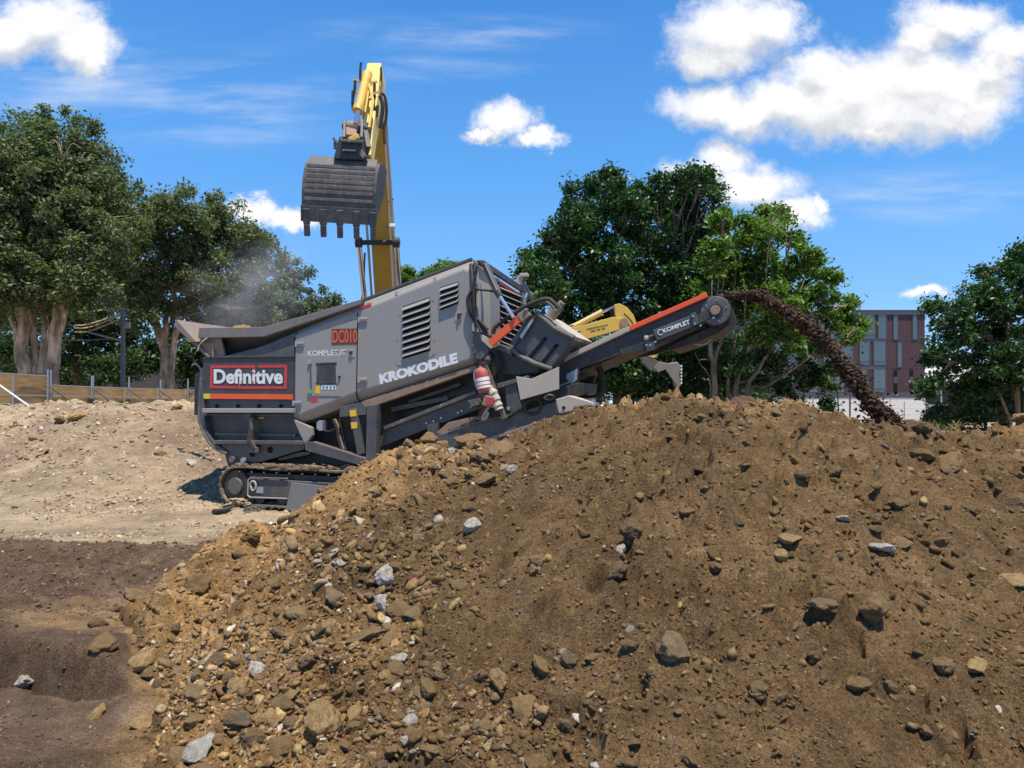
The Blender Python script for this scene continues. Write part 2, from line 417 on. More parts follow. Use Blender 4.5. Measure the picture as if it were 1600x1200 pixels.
rock_brown = rock_material('brown_rock', (0.14, 0.088, 0.042), (0.26, 0.17, 0.082), (0.40, 0.285, 0.16), 0.7)
rock_grey = rock_material('grey_rock', (0.13, 0.095, 0.06), (0.24, 0.18, 0.115), (0.43, 0.35, 0.24), 0.8)
rock_white = rock_material('white_rock', (0.30, 0.25, 0.19), (0.58, 0.53, 0.45), (0.82, 0.79, 0.73), 0.24)
rock_ochre = rock_material('ochre_rock', (0.26, 0.15, 0.05), (0.45, 0.29, 0.12), (0.60, 0.46, 0.27), 0.35)
rock_dark = rock_material('dark_rock', (0.075, 0.052, 0.032), (0.14, 0.098, 0.060), (0.23, 0.165, 0.105), 0.6)
rock_red = rock_material('red_brick_rock', (0.16, 0.05, 0.035), (0.30, 0.11, 0.08), (0.42, 0.25, 0.2), 0.35)

def chip_material(name, tint=1.0):
    m, t, b, out = newmat(name)
    at = t.new('ShaderNodeAttribute', attribute_name='tone')
    tc = t.new('ShaderNodeTexCoord'); n = t.noise(tc.outputs['Object'], 60.0, 4, 0.7)
    mul = t.new('ShaderNodeVectorMath', operation='SCALE'); t.l.new(at.outputs['Color'], mul.inputs[0]); t.l.new(t.smooth(n, 0.3, 0.7, 0.65 * tint, 1.3 * tint), mul.inputs['Scale'])
    t.l.new(mul.outputs[0], b.inputs['Base Color']); b.inputs['Roughness'].default_value = 0.95; b.inputs['Specular IOR Level'].default_value = 0.15
    bp = t.new('ShaderNodeBump'); bp.inputs['Strength'].default_value = 0.6; bp.inputs['Distance'].default_value = 0.01
    t.set(bp.inputs['Height'], n); t.l.new(bp.outputs[0], b.inputs['Normal'])
    return m
chip_mat = chip_material('loose_stone_chips')

def leaf_material(name, dark, mid, lite, trans=0.28, rough=0.45):
    m, t, b, out = newmat(name)
    at = t.new('ShaderNodeAttribute', attribute_name='rnd')
    col = t.ramp(at.outputs['Fac'], [(0.0, dark), (0.55, mid), (1.0, lite)])
    t.l.new(col, b.inputs['Base Color']); b.inputs['Roughness'].default_value = rough; b.inputs['Specular IOR Level'].default_value = 0.3
    tr = t.new('ShaderNodeBsdfTranslucent'); sc = t.mix(1.0, col, (1.0, 1.25, 0.5), 'MULTIPLY'); t.l.new(sc, tr.inputs['Color'])
    mx = t.new('ShaderNodeMixShader'); mx.inputs[0].default_value = trans
    t.l.new(b.outputs[0], mx.inputs[1]); t.l.new(tr.outputs[0], mx.inputs[2]); t.l.new(mx.outputs[0], out.inputs[0])
    return m
leaf_olive = leaf_material('olive_leaves', (0.075, 0.088, 0.045), (0.14, 0.165, 0.080), (0.235, 0.265, 0.13), 0.36, 0.65)
leaf_dark = leaf_material('deep_green_leaves', (0.021, 0.051, 0.019), (0.045, 0.099, 0.033), (0.098, 0.188, 0.053), 0.22, 0.4)
leaf_bright = leaf_material('bright_green_leaves', (0.047, 0.115, 0.016), (0.125, 0.195, 0.042), (0.225, 0.32, 0.075), 0.42)
leaf_mid = leaf_material('mid_green_leaves', (0.023, 0.052, 0.019), (0.052, 0.098, 0.033), (0.111, 0.169, 0.058), 0.25)
leaf_blue = leaf_material('grey_green_leaves', (0.060, 0.087, 0.053), (0.120, 0.158, 0.093), (0.210, 0.247, 0.143), 0.25)
def bark_material(name, dark, lite, scale=3.0):
    m, t, b, out = newmat(name)
    tc = t.new('ShaderNodeTexCoord'); mp = t.new('ShaderNodeMapping'); t.l.new(tc.outputs['Object'], mp.inputs[0]); mp.inputs['Scale'].default_value = (1, 1, 0.22)
    n = t.noise(mp.outputs[0], scale, 7, 0.7); n2 = t.noise(tc.outputs['Object'], 1.1, 3, 0.5)
    col = t.ramp(n, [(0.34, dark), (0.47, tuple((a + c) / 2 for a, c in zip(dark, lite))), (0.6, lite)])
    col = t.mix(t.smooth(n2, 0.45, 0.65, 0, 0.5), col, tuple(c * 0.6 for c in dark))
    t.l.new(col, b.inputs['Base Color']); b.inputs['Roughness'].default_value = 0.9
    bp = t.new('ShaderNodeBump'); bp.inputs['Strength'].default_value = 1.0; bp.inputs['Distance'].default_value = 0.08
    t.set(bp.inputs['Height'], n); t.l.new(bp.outputs[0], b.inputs['Normal'])
    return m
bark_paper = bark_material('papery_bark', (0.20, 0.11, 0.06), (0.74, 0.54, 0.38), 5.0)
bark_tan = bark_material('tan_bark', (0.12, 0.08, 0.045), (0.34, 0.25, 0.155), 5.0)
bark_brown = bark_material('brown_bark', (0.06, 0.04, 0.03), (0.16, 0.11, 0.08), 5.0)
# ------------------------------------------------------------------ ground and the heap
def crest_data():
    pts = [(380, 860, 9.6), (450, 797, 9.2), (520, 752, 8.7), (600, 708, 8.3), (660, 690, 8.0), (700, 692, 7.9), (790, 682, 7.6), (850, 660, 7.1), (930, 632, 6.6),
           (1000, 621, 6.35), (1050, 618, 6.2), (1120, 620, 6.2), (1200, 630, 6.25), (1300, 652, 6.4), (1400, 668, 6.6), (1480, 677, 6.7), (1550, 675, 6.6),
           (1600, 660, 6.4), (1700, 640, 6.2), (1900, 600, 6.2), (2300, 640, 6.4)]
    P = [pix(*p) for p in pts]
    return np.array([p.x for p in P]), np.array([p.y for p in P]), np.array([p.z for p in P])
CX, CY, CZ = crest_data()
CX = np.concatenate([[-5.0, -3.9], CX]); CY = np.concatenate([[10.2, 9.9], CY]); CZ = np.concatenate([[-0.9, -0.35], CZ])
def ground_h(x, y):
    x = np.asarray(x, float); y = np.asarray(y, float)
    g = -0.18 * sstep(8.0, 11.0, y)
    ybank = y + 0.10 * (x + 9) + 0.9 * fbm(x * 0.22, y * 0.22, 2, 31)
    bank = sstep(13.6, 20.3, ybank)
    bank = (bank * bank * 0.35 + bank * 0.65) * (1 - 0.85 * sstep(-3.0, 2.5, x))
    drop_k = 1 - 0.85 * sstep(-3.0, 2.5, x)
    drop = sstep(20.6, 23.5, ybank)
    g = g + bank * 1.78 * (1 - 0.12 * drop) - 0.6 * drop * drop_k
    hi = 1 - sstep(25, 60, y)
    g = g + bank * hi * (0.22 * fbm(x * 0.9, y * 0.9, 6, 3, 0.66) + 0.16 * (1 - np.clip(cells(x * 1.7, y * 1.7, 8)[0], 0, 1)))
    g = g + sstep(9.5, 14, y) * hi * 0.09 * fbm(x * 2.2, y * 2.2, 5, 13, 0.7)
    near = 1 - sstep(8.6, 9.3, y + 0.5 * fbm(x * 0.8, y * 0.8, 3, 5))
    left = 1 - sstep(-2.4, -1.6, x)
    g = g + near * 0.08 * fbm(x * 1.4, y * 1.4, 5, 41, 0.6) + near * sstep(8.0, 8.5, y) * 0.07
    # churned clods of the dark soil
    c, r = cells(x * 5, y * 5, 77)
    churn = near * sstep(5.4, 6.2, y + fbm(x, y, 2, 6) * 0.6) * left
    g = g + churn * (0.10 * np.clip(0.6 - c, 0, 1) * r + 0.035 * fbm(x * 6, y * 6, 3, 19))
    # ledge left by the blade, with a groove added at its foot for shadow
    yl = 4.62 - 0.30 * (x + 3.5) + 0.06 * fbm(x * 3, y * 0 + 2, 3, 9)
    fade = (1 - sstep(-2.55, -2.1, x))
    e = y - yl
    g = g + fade * (0.22 * sstep(-0.02, 0.05, e) * (1 - sstep(0.2, 1.8, e)) - 0.05 * sstep(-0.5, 0.0, e) * (1 - sstep(0.0, 0.05, e)) - 0.13 * np.exp(-((e + 0.035) / 0.035) ** 2))
    # cleat marks in the bottom left corner
    tm = (1 - sstep(3.28, 3.45, y + 0.12 * (x + 2))) * (1 - sstep(-1.75, -1.55, x)) * sstep(2.2, 2.4, y)
    g = g + tm * 0.035 * (np.abs(((x * 1.0 - y * 0.45) * 6.0) % 1.0 - 0.5) * 2 - 0.5)
    # furrows
    g = g + near * left * 0.022 * np.sin((y * 9 + x * 2.2) + 3 * fbm(x * 0.6, y * 0.6, 2, 4)) * sstep(5.8, 6.6, y) * (1 - sstep(7.6, 8.2, y))
    g = g + 0.006 * fbm(x * 9, y * 9, 3, 61) * (1 - sstep(10, 16, y))
    return g
def heap_h(x, y, detail=True):
    x = np.asarray(x, float); y = np.asarray(y, float)
    cy = np.interp(x, CX, CY); cz = np.interp(x, CX, CZ)
    yt = np.interp(x, [-5, -3.4, -3.0, -2.6, -2.2, -1.85, -1.6, -1.2, 0.0, 2.0, 6.0], [9.7, 9.3, 8.8, 7.2, 5.3, 3.6, 2.9, 2.5, 2.25, 2.2, 2.4])
    run = np.maximum(cy - yt, 0.25)
    t = (cy - y) / run
    zf = cz + 0.05
    front = zf - np.maximum(zf, 0.3) * t - 0.05
    # slightly convex upper slope, rounded crest
    front = front + np.maximum(zf, 0) * 0.16 * np.sin(np.clip(t, 0, 1) * math.pi) * sstep(0.3, 1.2, zf)
    back = cz - 0.50 * (y - cy) - 0.05 * (y - cy) ** 2 
    back = np.maximum(back, -0.8)
    m = np.where(y <= cy, front, back)
    ka = 0.22 + 0.78 * np.maximum(np.maximum(sstep(-2.5, -1.7, x), sstep(7.6, 8.6, y)), 1 - sstep(3.9, 5.2, y + 0.25 * np.sin(x * 5)))
    m = np.where(m < 0.54, 0.54 + (m - 0.54) * ka, m); m = np.where(m < 0.09, 0.09 + (m - 0.09) * (1 + 3 * (1 - ka)), m)
    rnd = 0.07 * np.exp(-((y - cy) / 0.35) ** 2); m = m - rnd * 0.6
    if detail:
        keep = 1 - 0.35 * np.exp(-((y - cy) / 0.5) ** 2)
        m = m + 0.13 * fbm(x * 0.75, y * 0.75, 3, 101, 0.55) * keep
        # runnels and lobes down the face
        m = m + 0.075 * fbm(x * 2.3 + 0.3 * y, y * 0.9, 4, 107, 0.6) * keep
        m = m + 0.042 * fbm(x * 5, y * 5, 5, 131, 0.62) * keep
        m = m - 0.10 * sstep(0.42, 0.60, fbm(x * 3.4, y * 3.4, 3, 139, 0.6))
        c, r = cells(x * 4.2, y * 4.2, 15); m = m + 0.15 * np.clip(0.42 - c, 0, 1) * sstep(0.4, 1.0, r)
        c, r = cells(x * 9, y * 9, 25); msk = sstep(-0.2, 0.35, fbm(x * 0.9, y * 0.9, 2, 55))
        m = m + 0.15 * np.clip(0.5 - c, 0, 1) * r * (0.4 + msk)
        c, r = cells(x * 22, y * 22, 35); m = m + 0.036 * np.clip(0.55 - c, 0, 1) * r * (0.5 + msk)
        m = m + 0.014 * fbm(x * 17, y * 17, 3, 151, 0.6)
        c, r = cells(x * 48, y * 48, 45); m = m + 0.010 * np.clip(0.6 - c, 0, 1) * r
        m = m + 0.007 * fbm(x * 50, y * 50, 3, 171, 0.75)
    return m
def surf_h(x, y): return np.maximum(ground_h(x, y), heap_h(x, y))

def grid_mesh(cols, rows):
    T, Yp = np.meshgrid(cols, rows)
    Y = Yp - 1.0; X = T * Yp
    return X, Y
def grid_faces(nr, nc, keep=None):
    i = np.arange((nr - 1) * (nc - 1)); r = i // (nc - 1); c = i % (nc - 1)
    a = r * nc + c
    f = np.column_stack([a, a + 1, a + nc + 1, a + nc])
    return f if keep is None else f[keep]
def dens_cols(spec):
    out = []
    for a, b, n in spec: out.append(np.linspace(a, b, n, endpoint=False))
    out.append([spec[-1][1]]); return np.concatenate(out)
# ground: one sheet to the horizon
cols = dens_cols([(-40, -3, 14), (-3, -0.85, 50), (-0.85, -0.10, 620), (-0.10, 0.9, 160), (0.9, 3, 40), (3, 40, 14)])
rows = np.concatenate([np.geomspace(0.15, 2.6, 20, endpoint=False), np.geomspace(2.6, 26, 620, endpoint=False), np.geomspace(26, 900, 60)])
X, Y = grid_mesh(cols, rows); Z = ground_h(X, Y)
hid = heap_h(X, Y, False) > Z + 0.25
Z = np.where(hid, Z - 0.1, Z)
pxx = X / np.maximum(Y, .3)
wob = fbm(X * 0.9, Y * 0.9, 4, 5)
edge = 8.7 + 0.75 * wob + 0.4 * fbm(X * 4, Y * 4, 3, 15)
damp = 1 - sstep(edge - 0.35, edge + 0.35, Y + 0.25 * fbm(X * 7, Y * 7, 3, 85))
och = sstep(4.7, 5.1, Y + 0.3 * wob) * (1 - sstep(5.6, 6.3, Y + 0.5 * wob + 0.25 * (X + 3))) * sstep(-4.2, -3.2, X)
damp = damp * (1 - 0.75 * och * sstep(-0.5, 0.2, fbm(X * 2.2, Y * 3.0, 4, 87))) * (0.80 + 0.35 * fbm(X * 0.8, Y * 1.6, 4, 89)) * (1 - 0.25 * sstep(3.2, 4.4, Y) * (1 - sstep(4.4, 4.7, Y)))
damp = damp + 0.5 * (np.abs(Y - (4.62 - 0.30 * (X + 3.5))) < 0.12) * (X < -2.2)  # shade of the ledge face, painted in as extra dark soil
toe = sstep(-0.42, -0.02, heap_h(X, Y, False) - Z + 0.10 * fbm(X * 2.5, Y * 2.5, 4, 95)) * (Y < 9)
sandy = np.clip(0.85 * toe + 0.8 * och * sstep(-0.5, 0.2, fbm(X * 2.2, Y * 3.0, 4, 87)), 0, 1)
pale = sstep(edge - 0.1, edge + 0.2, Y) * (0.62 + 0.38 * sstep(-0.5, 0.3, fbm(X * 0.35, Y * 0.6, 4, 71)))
pale = pale * (1 - 0.72 * sstep(14.0, 17.0, Y + 1.2 * wob) * (1 - sstep(19.0, 20.4, Y)) * sstep(-0.5, 0.1, fbm(X * 0.45, Y * 0.45, 4, 90)))
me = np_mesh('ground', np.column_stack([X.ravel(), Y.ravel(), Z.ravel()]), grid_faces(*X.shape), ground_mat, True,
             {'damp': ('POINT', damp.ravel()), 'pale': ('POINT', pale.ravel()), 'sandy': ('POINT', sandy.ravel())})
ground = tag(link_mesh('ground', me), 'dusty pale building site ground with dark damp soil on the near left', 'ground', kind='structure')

# the heap
cols = dens_cols([(-0.56, -0.40, 40), (-0.40, 0.66, 820), (0.66, 1.4, 120)])
rows = np.concatenate([np.geomspace(3.1, 9.0, 760, endpoint=False), np.geomspace(9.0, 12.6, 60)])
X, Y = grid_mesh(cols, rows); Z = heap_h(X, Y); G = ground_h(X, Y)
okv = (Z > G - 0.06).ravel()
F = grid_faces(*X.shape); F = F[okv[F].all(axis=1)]
used = np.zeros(X.size, bool); used[F.ravel()] = True; remap = np.cumsum(used) - 1
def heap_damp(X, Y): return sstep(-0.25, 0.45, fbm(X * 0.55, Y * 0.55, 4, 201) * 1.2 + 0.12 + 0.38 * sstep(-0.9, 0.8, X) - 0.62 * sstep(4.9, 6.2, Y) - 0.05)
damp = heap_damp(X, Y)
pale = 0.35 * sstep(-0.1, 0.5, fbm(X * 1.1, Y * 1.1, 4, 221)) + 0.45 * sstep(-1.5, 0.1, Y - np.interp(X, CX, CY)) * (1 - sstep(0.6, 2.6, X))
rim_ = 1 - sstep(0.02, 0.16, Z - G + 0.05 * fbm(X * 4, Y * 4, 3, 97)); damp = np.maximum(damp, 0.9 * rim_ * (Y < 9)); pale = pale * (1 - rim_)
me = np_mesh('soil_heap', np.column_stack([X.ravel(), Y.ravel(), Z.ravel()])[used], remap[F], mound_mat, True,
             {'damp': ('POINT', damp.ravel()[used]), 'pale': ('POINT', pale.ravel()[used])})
heap = tag(link_mesh('soil_heap', me), 'large heap of sandy brown excavated soil filling the foreground', 'soil heap')

def hit(px, py, fn=surf_h):
    """where the line through the photo point meets the surface"""
    r = ray(px, py); s = np.geomspace(1.8, 30, 2400)
    h = fn(r.x * s, r.y * s); z = CAMZ + r.z * s
    k = np.argmax(z < h)
    if k == 0: return None
    return Vector((r.x * s[k], r.y * s[k], float(h[k])))

# ------------------------------------------------------------------ stones
def ico(sub):
    bm = bmesh.new(); bmesh.ops.create_icosphere(bm, subdivisions=sub, radius=1.0)
    v = np.array([x.co[:] for x in bm.verts]); f = np.array([[a.index for a in x.verts] for x in bm.faces]); bm.free()
    return v, f
ICO4, ICO2, ICO1 = ico(5), ico(2), ico(1)
def rock_shape(seed, V, planes=13, ang=0.8, rough=0.10):
    r = np.random.default_rng(seed)
    N = r.normal(size=(planes, 3)); N /= np.linalg.norm(N, axis=1)[:, None]; D = r.uniform(0.55, 0.95, planes)
    dots = V @ N.T
    rad = np.where(dots > 0.05, D / np.maximum(dots, 0.05), 9)
    rad = -np.log(np.sum(np.exp(-14 * rad), axis=1)) / 14
    rad = np.minimum(rad, 1.25) * ang + (1 - ang)
    out = V * rad[:, None]
    if rough:
        nz = np.array([mnoise.fractal(Vector(p * 2.2 + seed), 0.8, 2.1, 5) for p in out]) if len(V) > 600 else r.normal(size=len(V)) * 0.5
        out = out * (1 + rough * nz[:, None])
    return out
rock_meshes = {}
def rock_mesh(k, mat):
    key = (k, mat.name)
    if key not in rock_meshes:
        base = rock_meshes.get(k)
        if base is None:
            base = rock_shape(100 + k, ICO4[0], planes=9 + (k * 5) % 9, ang=0.92 if k % 3 else 0.7, rough=0.13); rock_meshes[k] = base
        rock_meshes[key] = np_mesh('stone', base, ICO4[1], mat, True)
    return rock_meshes[key]
def place_rock(px, py, rpx, mat, label, k, flat=0.7, rz=None, group=None, sink=0.15, fn=surf_h, long=1.0):
    p = hit(px, py, fn)
    if p is None: return None
    R = rpx / FPX * p.y
    if mat is rock_dark: R *= 0.82; sink += 0.12
    o = bpy.data.objects.new('stone', rock_mesh(k, mat)); C.link(o)
    o.location = p + Vector((0, 0, R * (flat * 0.55 - sink)))
    o.scale = (R * 1.12 * long, R * 1.0, R * 1.12 * flat)
    o.rotation_euler = (random.uniform(-0.35, 0.5), random.uniform(-0.5, 0.5), random.uniform(0, 6.28) if rz is None else rz)
    return tag(o, label, 'stone', group or 'stones lying on the heap')
W, G_, B_, O_, D_, R_ = rock_white, rock_grey, rock_brown, rock_ochre, rock_dark, rock_red
NOTABLE = [
    (738, 827, 14, W, 'jagged white stone alone on smooth soil left of the heap centre', .9),
    (970, 860, 10, W, 'small bright white stone below the dark egg shaped boulder', .8),
    (990, 836, 19, D_, 'dark egg shaped boulder half sunk in the middle of the heap', .95),
    (966, 898, 20, D_, 'rough dark boulder just under the small bright white stone', .8),
    (1052, 1016, 24, G_, 'largest grey boulder with shaded left face in the heap centre', .9),
    (1232, 848, 15, O_, 'pale tan stone standing proud above a yellowish clod', .7),
    (1222, 872, 11, O_, 'yellowish clod just under the pale tan stone', .8),
    (1300, 741, 15, D_, 'dark rounded stone below the heap crest on the right half', .6),
    (1483, 728, 24, B_, 'broad brown boulder near the crest toward the right edge', .6),
    (1440, 716, 20, B_, 'low brown boulder beside the broad one near the crest', .5),
    (1376, 856, 17, W, 'whitish slab fragment left of its darker split half', .4),
    (1410, 852, 14, G_, 'grey split fragment right of the whitish slab', .5),
    (1400, 792, 20, D_, 'dark earthy boulder above the whitish slab fragment', .7),
    (1290, 944, 26, G_, 'flat slab with a pale broken edge sunk in the slope', .35),
    (1366, 962, 24, B_, 'round brown boulder right of the slab with a pale edge', .8),
    (1576, 908, 28, O_, 'wide pale slab by the right edge of the view', .35),
    (1592, 790, 22, D_, 'dark boulder cut off by the right edge of the view', .8),
    (1318, 812, 10, W, 'small white chip cluster above the tan stone', .6),
    (1475, 1045, 16, B_, 'round brown stone second from the right bottom corner', .8),
    (1522, 1046, 18, O_, 'elongated tan stone beside the round brown one bottom right', .5),
    (1345, 1075, 18, B_, 'knobbly brown clod in the lower right part of the slope', .7),
    (650, 844, 15, G_, 'long grey angular stone left of the smooth soil patch', .6),
    (602, 905, 17, W, 'white and grey pyramid stone in the rubble field', .95),
    (648, 908, 13, R_, 'reddish brick coloured stone among the rubble', .7),
    (598, 945, 13, W, 'white chip under the pyramid stone', .9),
    (622, 952, 17, B_, 'brown block beside the white chip casting a dark shadow', .7),
    (578, 992, 30, B_, 'largest flat brown slab in the rubble field', .28),
    (531, 884, 8, W, 'oval white pebble at the upper left of the rubble', .8),
    (465, 962, 20, G_, 'pale grey oblong stone in the rubble left part', .55),
    (523, 940, 15, G_, 'squarish grey stone above the oblong one', .85),
    (513, 985, 12, O_, 'cream coloured round stone amid the rubble', .85),
    (400, 1051, 11, W, 'small white upright chip on the lower left slope', 1.0),
    (415, 1027, 14, G_, 'grey wedge stone above the white upright chip', .7),
    (217, 1044, 19, O_, 'orange ochre boulder near the left toe of the heap', .9),
    (370, 1076, 14, O_, 'ochre and white round stone on the lower left slope', .85),
    (312, 1091, 19, G_, 'whitish grey rough stone left of the ochre and white one', .75),
    (425, 1132, 16, O_, 'cream boulder leaning on the striped grey rock', .95),
    (436, 1104, 21, G_, 'striped grey rock above the cream boulder', .7),
    (508, 1142, 32, O_, 'biggest tan block with reddish face at the bottom left centre', .85),
    (395, 1160, 22, D_, 'dark smooth boulder left of the biggest tan block', .8),
    (446, 1170, 24, B_, 'brown boulder between the dark one and the tan block', .7),
    (309, 1178, 22, W, 'bright white boulder at the very bottom left of the heap', .75),
    (222, 1135, 16, O_, 'golden brown stone at the heap toe near the bottom', .7),
    (153, 1116, 14, O_, 'slim ochre stone out on the dark soil', .6),
    (40, 1072, 17, W, 'lone whitish stone on the dark soil by the left edge', .6),
    (122, 942, 22, D_, 'broad dark clod on the dark soil above the ledge', .5),
    (56, 948, 11, D_, 'small dark clod left of the broad one', .6),
    (207, 931, 16, G_, 'grey stone at the upper left toe of the heap', .6),
    (150, 977, 16, D_, 'dark angular stone at the edge of the sandy patch', .75),
    (186, 955, 13, D_, 'dark block just above the sandy patch', .9),
    (311, 926, 19, B_, 'tall brown clod standing on the left flank', .9),
    (165, 1010, 20, B_, 'brown boulder at the right end of the ledge', .6),
    (370, 870, 12, D_, 'dark stone where the heap meets the pale ground', .7),
    (670, 691, 15, B_, 'tan boulder at the top of the left shoulder', .8),
    (735, 693, 24, B_, 'wide pale brown rock on the shoulder under the conveyor', .5),
    (708, 712, 11, W, 'white marked stone among the shoulder rocks', .8),
    (757, 722, 16, D_, 'dark pointed rock leaning on the shoulder rocks', .9),
    (785, 703, 20, G_, 'pale speckled rock at the right of the shoulder rocks', .5),
    (802, 736, 8, W, 'small round white stone right of the shoulder rocks', .9),
    (700, 745, 16, G_, 'grey stone below the shoulder rocks', .6),
    (760, 750, 18, B_, 'triangular brown slab below the dark pointed rock', .45),
    (590, 775, 14, D_, 'dark leaning sliver on the left shoulder slope', .6),
    (780, 1071, 15, O_, 'yellowish boulder with a deep shadow in the lower centre', .9),
    (822, 1108, 22, B_, 'large brown wedge boulder in the lower centre', .6),
    (848, 1118, 12, O_, 'rounded tan stone touching the large wedge boulder', .8),
    (625, 1032, 12, W, 'white stone above a round brown boulder', .7),
    (620, 1054, 15, B_, 'round brown boulder under the white stone', .9),
    (668, 1085, 16, B_, 'left of the twin round brown boulders low in the centre', .85),
    (664, 1112, 13, G_, 'right of the twin round boulders low in the centre', .9),
    (643, 1128, 12, W, 'whitish stone under the twin round boulders', .8),
    (634, 1158, 8, W, 'tiny white chip near the bottom centre', .8),
    (850, 1048, 22, B_, 'grey brown boulder partly buried above the wedge boulder', .5),
    (982, 1010, 16, D_, 'dark crumbly clod left of the largest grey boulder', .6),
    (118, 652, 17, O_, 'large sandstone block on top of the far bank', .45),
    (96, 660, 10, B_, 'brown stone left of the sandstone block on the bank', .5),
    (278, 638, 8, O_, 'tan stone on the bank crest near the machine', .6),
    (248, 711, 8, B_, 'brown stone on the far bank slope', .6),
    (75, 706, 8, D_, 'dark stone in the middle of the far bank', .6),
    (300, 724, 8, W, 'thin whitish chip on the far bank near the track', .4),
    (1380, 655, 12, B_, 'brown stone on the crest left of the falling soil', .6),
    (1215, 648, 9, B_, 'small brown stone on the crest behind the heap top', .7),
    (1592, 655, 12, O_, 'pale stone on top of the heap at the right edge', .5),
    (1440, 672, 14, B_, 'brown clod on the crest by the weeds', .6),
    (1295, 646, 11, B_, 'rounded stone on the crest under the white wall', .7),
]
for i, (px, py, rp, mt, lab, fl) in enumerate(NOTABLE):
    place_rock(px, py, rp, mt, lab, i % 12, flat=fl, group='stones lying on the far bank' if py < 730 and px < 310 else ('stones lying on the heap' if px > 130 else 'stones on the dark soil'))
for (px, py, rp, lab) in [(640, 700, 11, 'tan clod at the left of the shoulder rocks'), (655, 712, 9, 'brown stone packed low in the shoulder rocks'), (690, 722, 12, 'round grey brown cobble among the shoulder rocks'),
        (722, 728, 11, 'upright brown cobble in the middle of the shoulder rocks'), (742, 716, 10, 'tan cobble tucked by the dark pointed rock'), (716, 690, 10, 'brown cobble on top of the shoulder beside the wide rock'),
        (690, 700, 9, 'small tan cobble between the two top shoulder rocks'), (770, 700, 12, 'ochre lump right of the wide pale brown rock'), (706, 758, 10, 'brown stone at the lower edge of the shoulder rocks'),
        (735, 748, 9, 'dark cobble at the lower edge of the shoulder rocks'), (676, 738, 9, 'brown pebble left of the grey stone on the shoulder'), (625, 716, 9, 'low tan lump on the shoulder edge by the machine post')]:
    place_rock(px, py, rp, random.choice([B_, B_, O_, G_]), lab, random.randrange(12), flat=random.uniform(.7, 1.0), group='stones lying on the heap', sink=0.0)
# many more, alike
def rubble_weight(px, py):
    w = 0.25
    w += 1.6 * math.exp(-(((px - 560) / 150) ** 2 + ((py - 920) / 90) ** 2))
    w += 1.8 * math.exp(-(((px - 400) / 190) ** 2 + ((py - 1090) / 120) ** 2))
    w += 0.9 * math.exp(-(((px - 700) / 80) ** 2 + ((py - 730) / 40) ** 2))
    w += 0.9 * math.exp(-(((px - 760) / 200) ** 2 + ((py - 1120) / 80) ** 2))
    w += 0.4 * math.exp(-(((px - 1380) / 200) ** 2 + ((py - 850) / 150) ** 2))
    return w
import re as _re
CUTS = (' in ', ' on ', ' of ', ' below ', ' alone ', ' by ', ' under', ' above', ' left', ' right', ' beside', ' at ', ' near', ' with', ' just', ' half ', ' among', ' standing', ' between', ' behind', ' cut ', ' sunk', ' out ', ' where', ' leaning', ' amid', ' second', ' touching', ' partly', ' the ')
ANCH = []
for a in NOTABLE:
    lab = a[4]; k = min([lab.find(c) for c in CUTS if lab.find(c) > 0] + [len(lab)]); ANCH.append((a[0], a[1], lab[:k]))
_cnt = {}
for a in ANCH: _cnt[a[2]] = _cnt.get(a[2], 0) + 1
ANCH = [a for a in ANCH if _cnt[a[2]] == 1 and 2 <= len(a[2].split()) <= 6]
USED = set()
KIND = {B_: 'brown', D_: 'dark brown', G_: 'greyish', O_: 'tan', W: 'whitish'}
def rel_label(px, py, rp, mt, fl):
    size = 'small' if rp < 7.5 else ('medium' if rp < 11 else 'large'); shp = ' flat' if fl < 0.66 else (' rounded' if fl > 0.84 else '')
    for a in sorted(ANCH, key=lambda a: (a[0] - px) ** 2 + (a[1] - py) ** 2)[:9]:
        dx, dy = px - a[0], py - a[1]; an = math.degrees(math.atan2(-dy, dx)) % 360
        w = ['right of', 'up and right of', 'above', 'up and left of', 'left of', 'down and left of', 'below', 'down and right of'][int((an + 22.5) // 45) % 8]
        dist = 'close ' if math.hypot(dx, dy) < 60 else ''
        lab = f'{size}{shp} {KIND[mt]} stone {dist}{w} the {a[2]}'
        if lab not in USED and len(lab.split()) <= 16: USED.add(lab); return lab
    return 'soil dusted brown stone lying on the slope of the heap'
cnt = 0
while cnt < 205:
    px, py = random.uniform(150, 1600), random.uniform(640, 1230)
    if random.random() > rubble_weight(px, py) / 2.2: continue
    p = hit(px, py)
    if p is None or p.y > 9 or heap_h(p.x, p.y) < ground_h(p.x, p.y) - 0.02: continue
    rp = random.choice([6, 7, 7, 8, 8, 9, 10, 11, 12, 14, 16]) * (0.75 + 0.25 * (py - 600) / 600)
    rub = rubble_weight(px, py) > 0.9
    mt = random.choices([B_, D_, G_, O_, W], [6, 2, 2.2, 1.2, .35] if rub else [7, 5, 0.8, .8, .1])[0]
    fl_ = random.uniform(.55, .95)
    place_rock(px, py, rp, mt, rel_label(px, py, rp, mt, fl_), random.randrange(12), flat=fl_, sink=random.uniform(.1, .5), long=random.uniform(.9, 1.5))
    cnt += 1

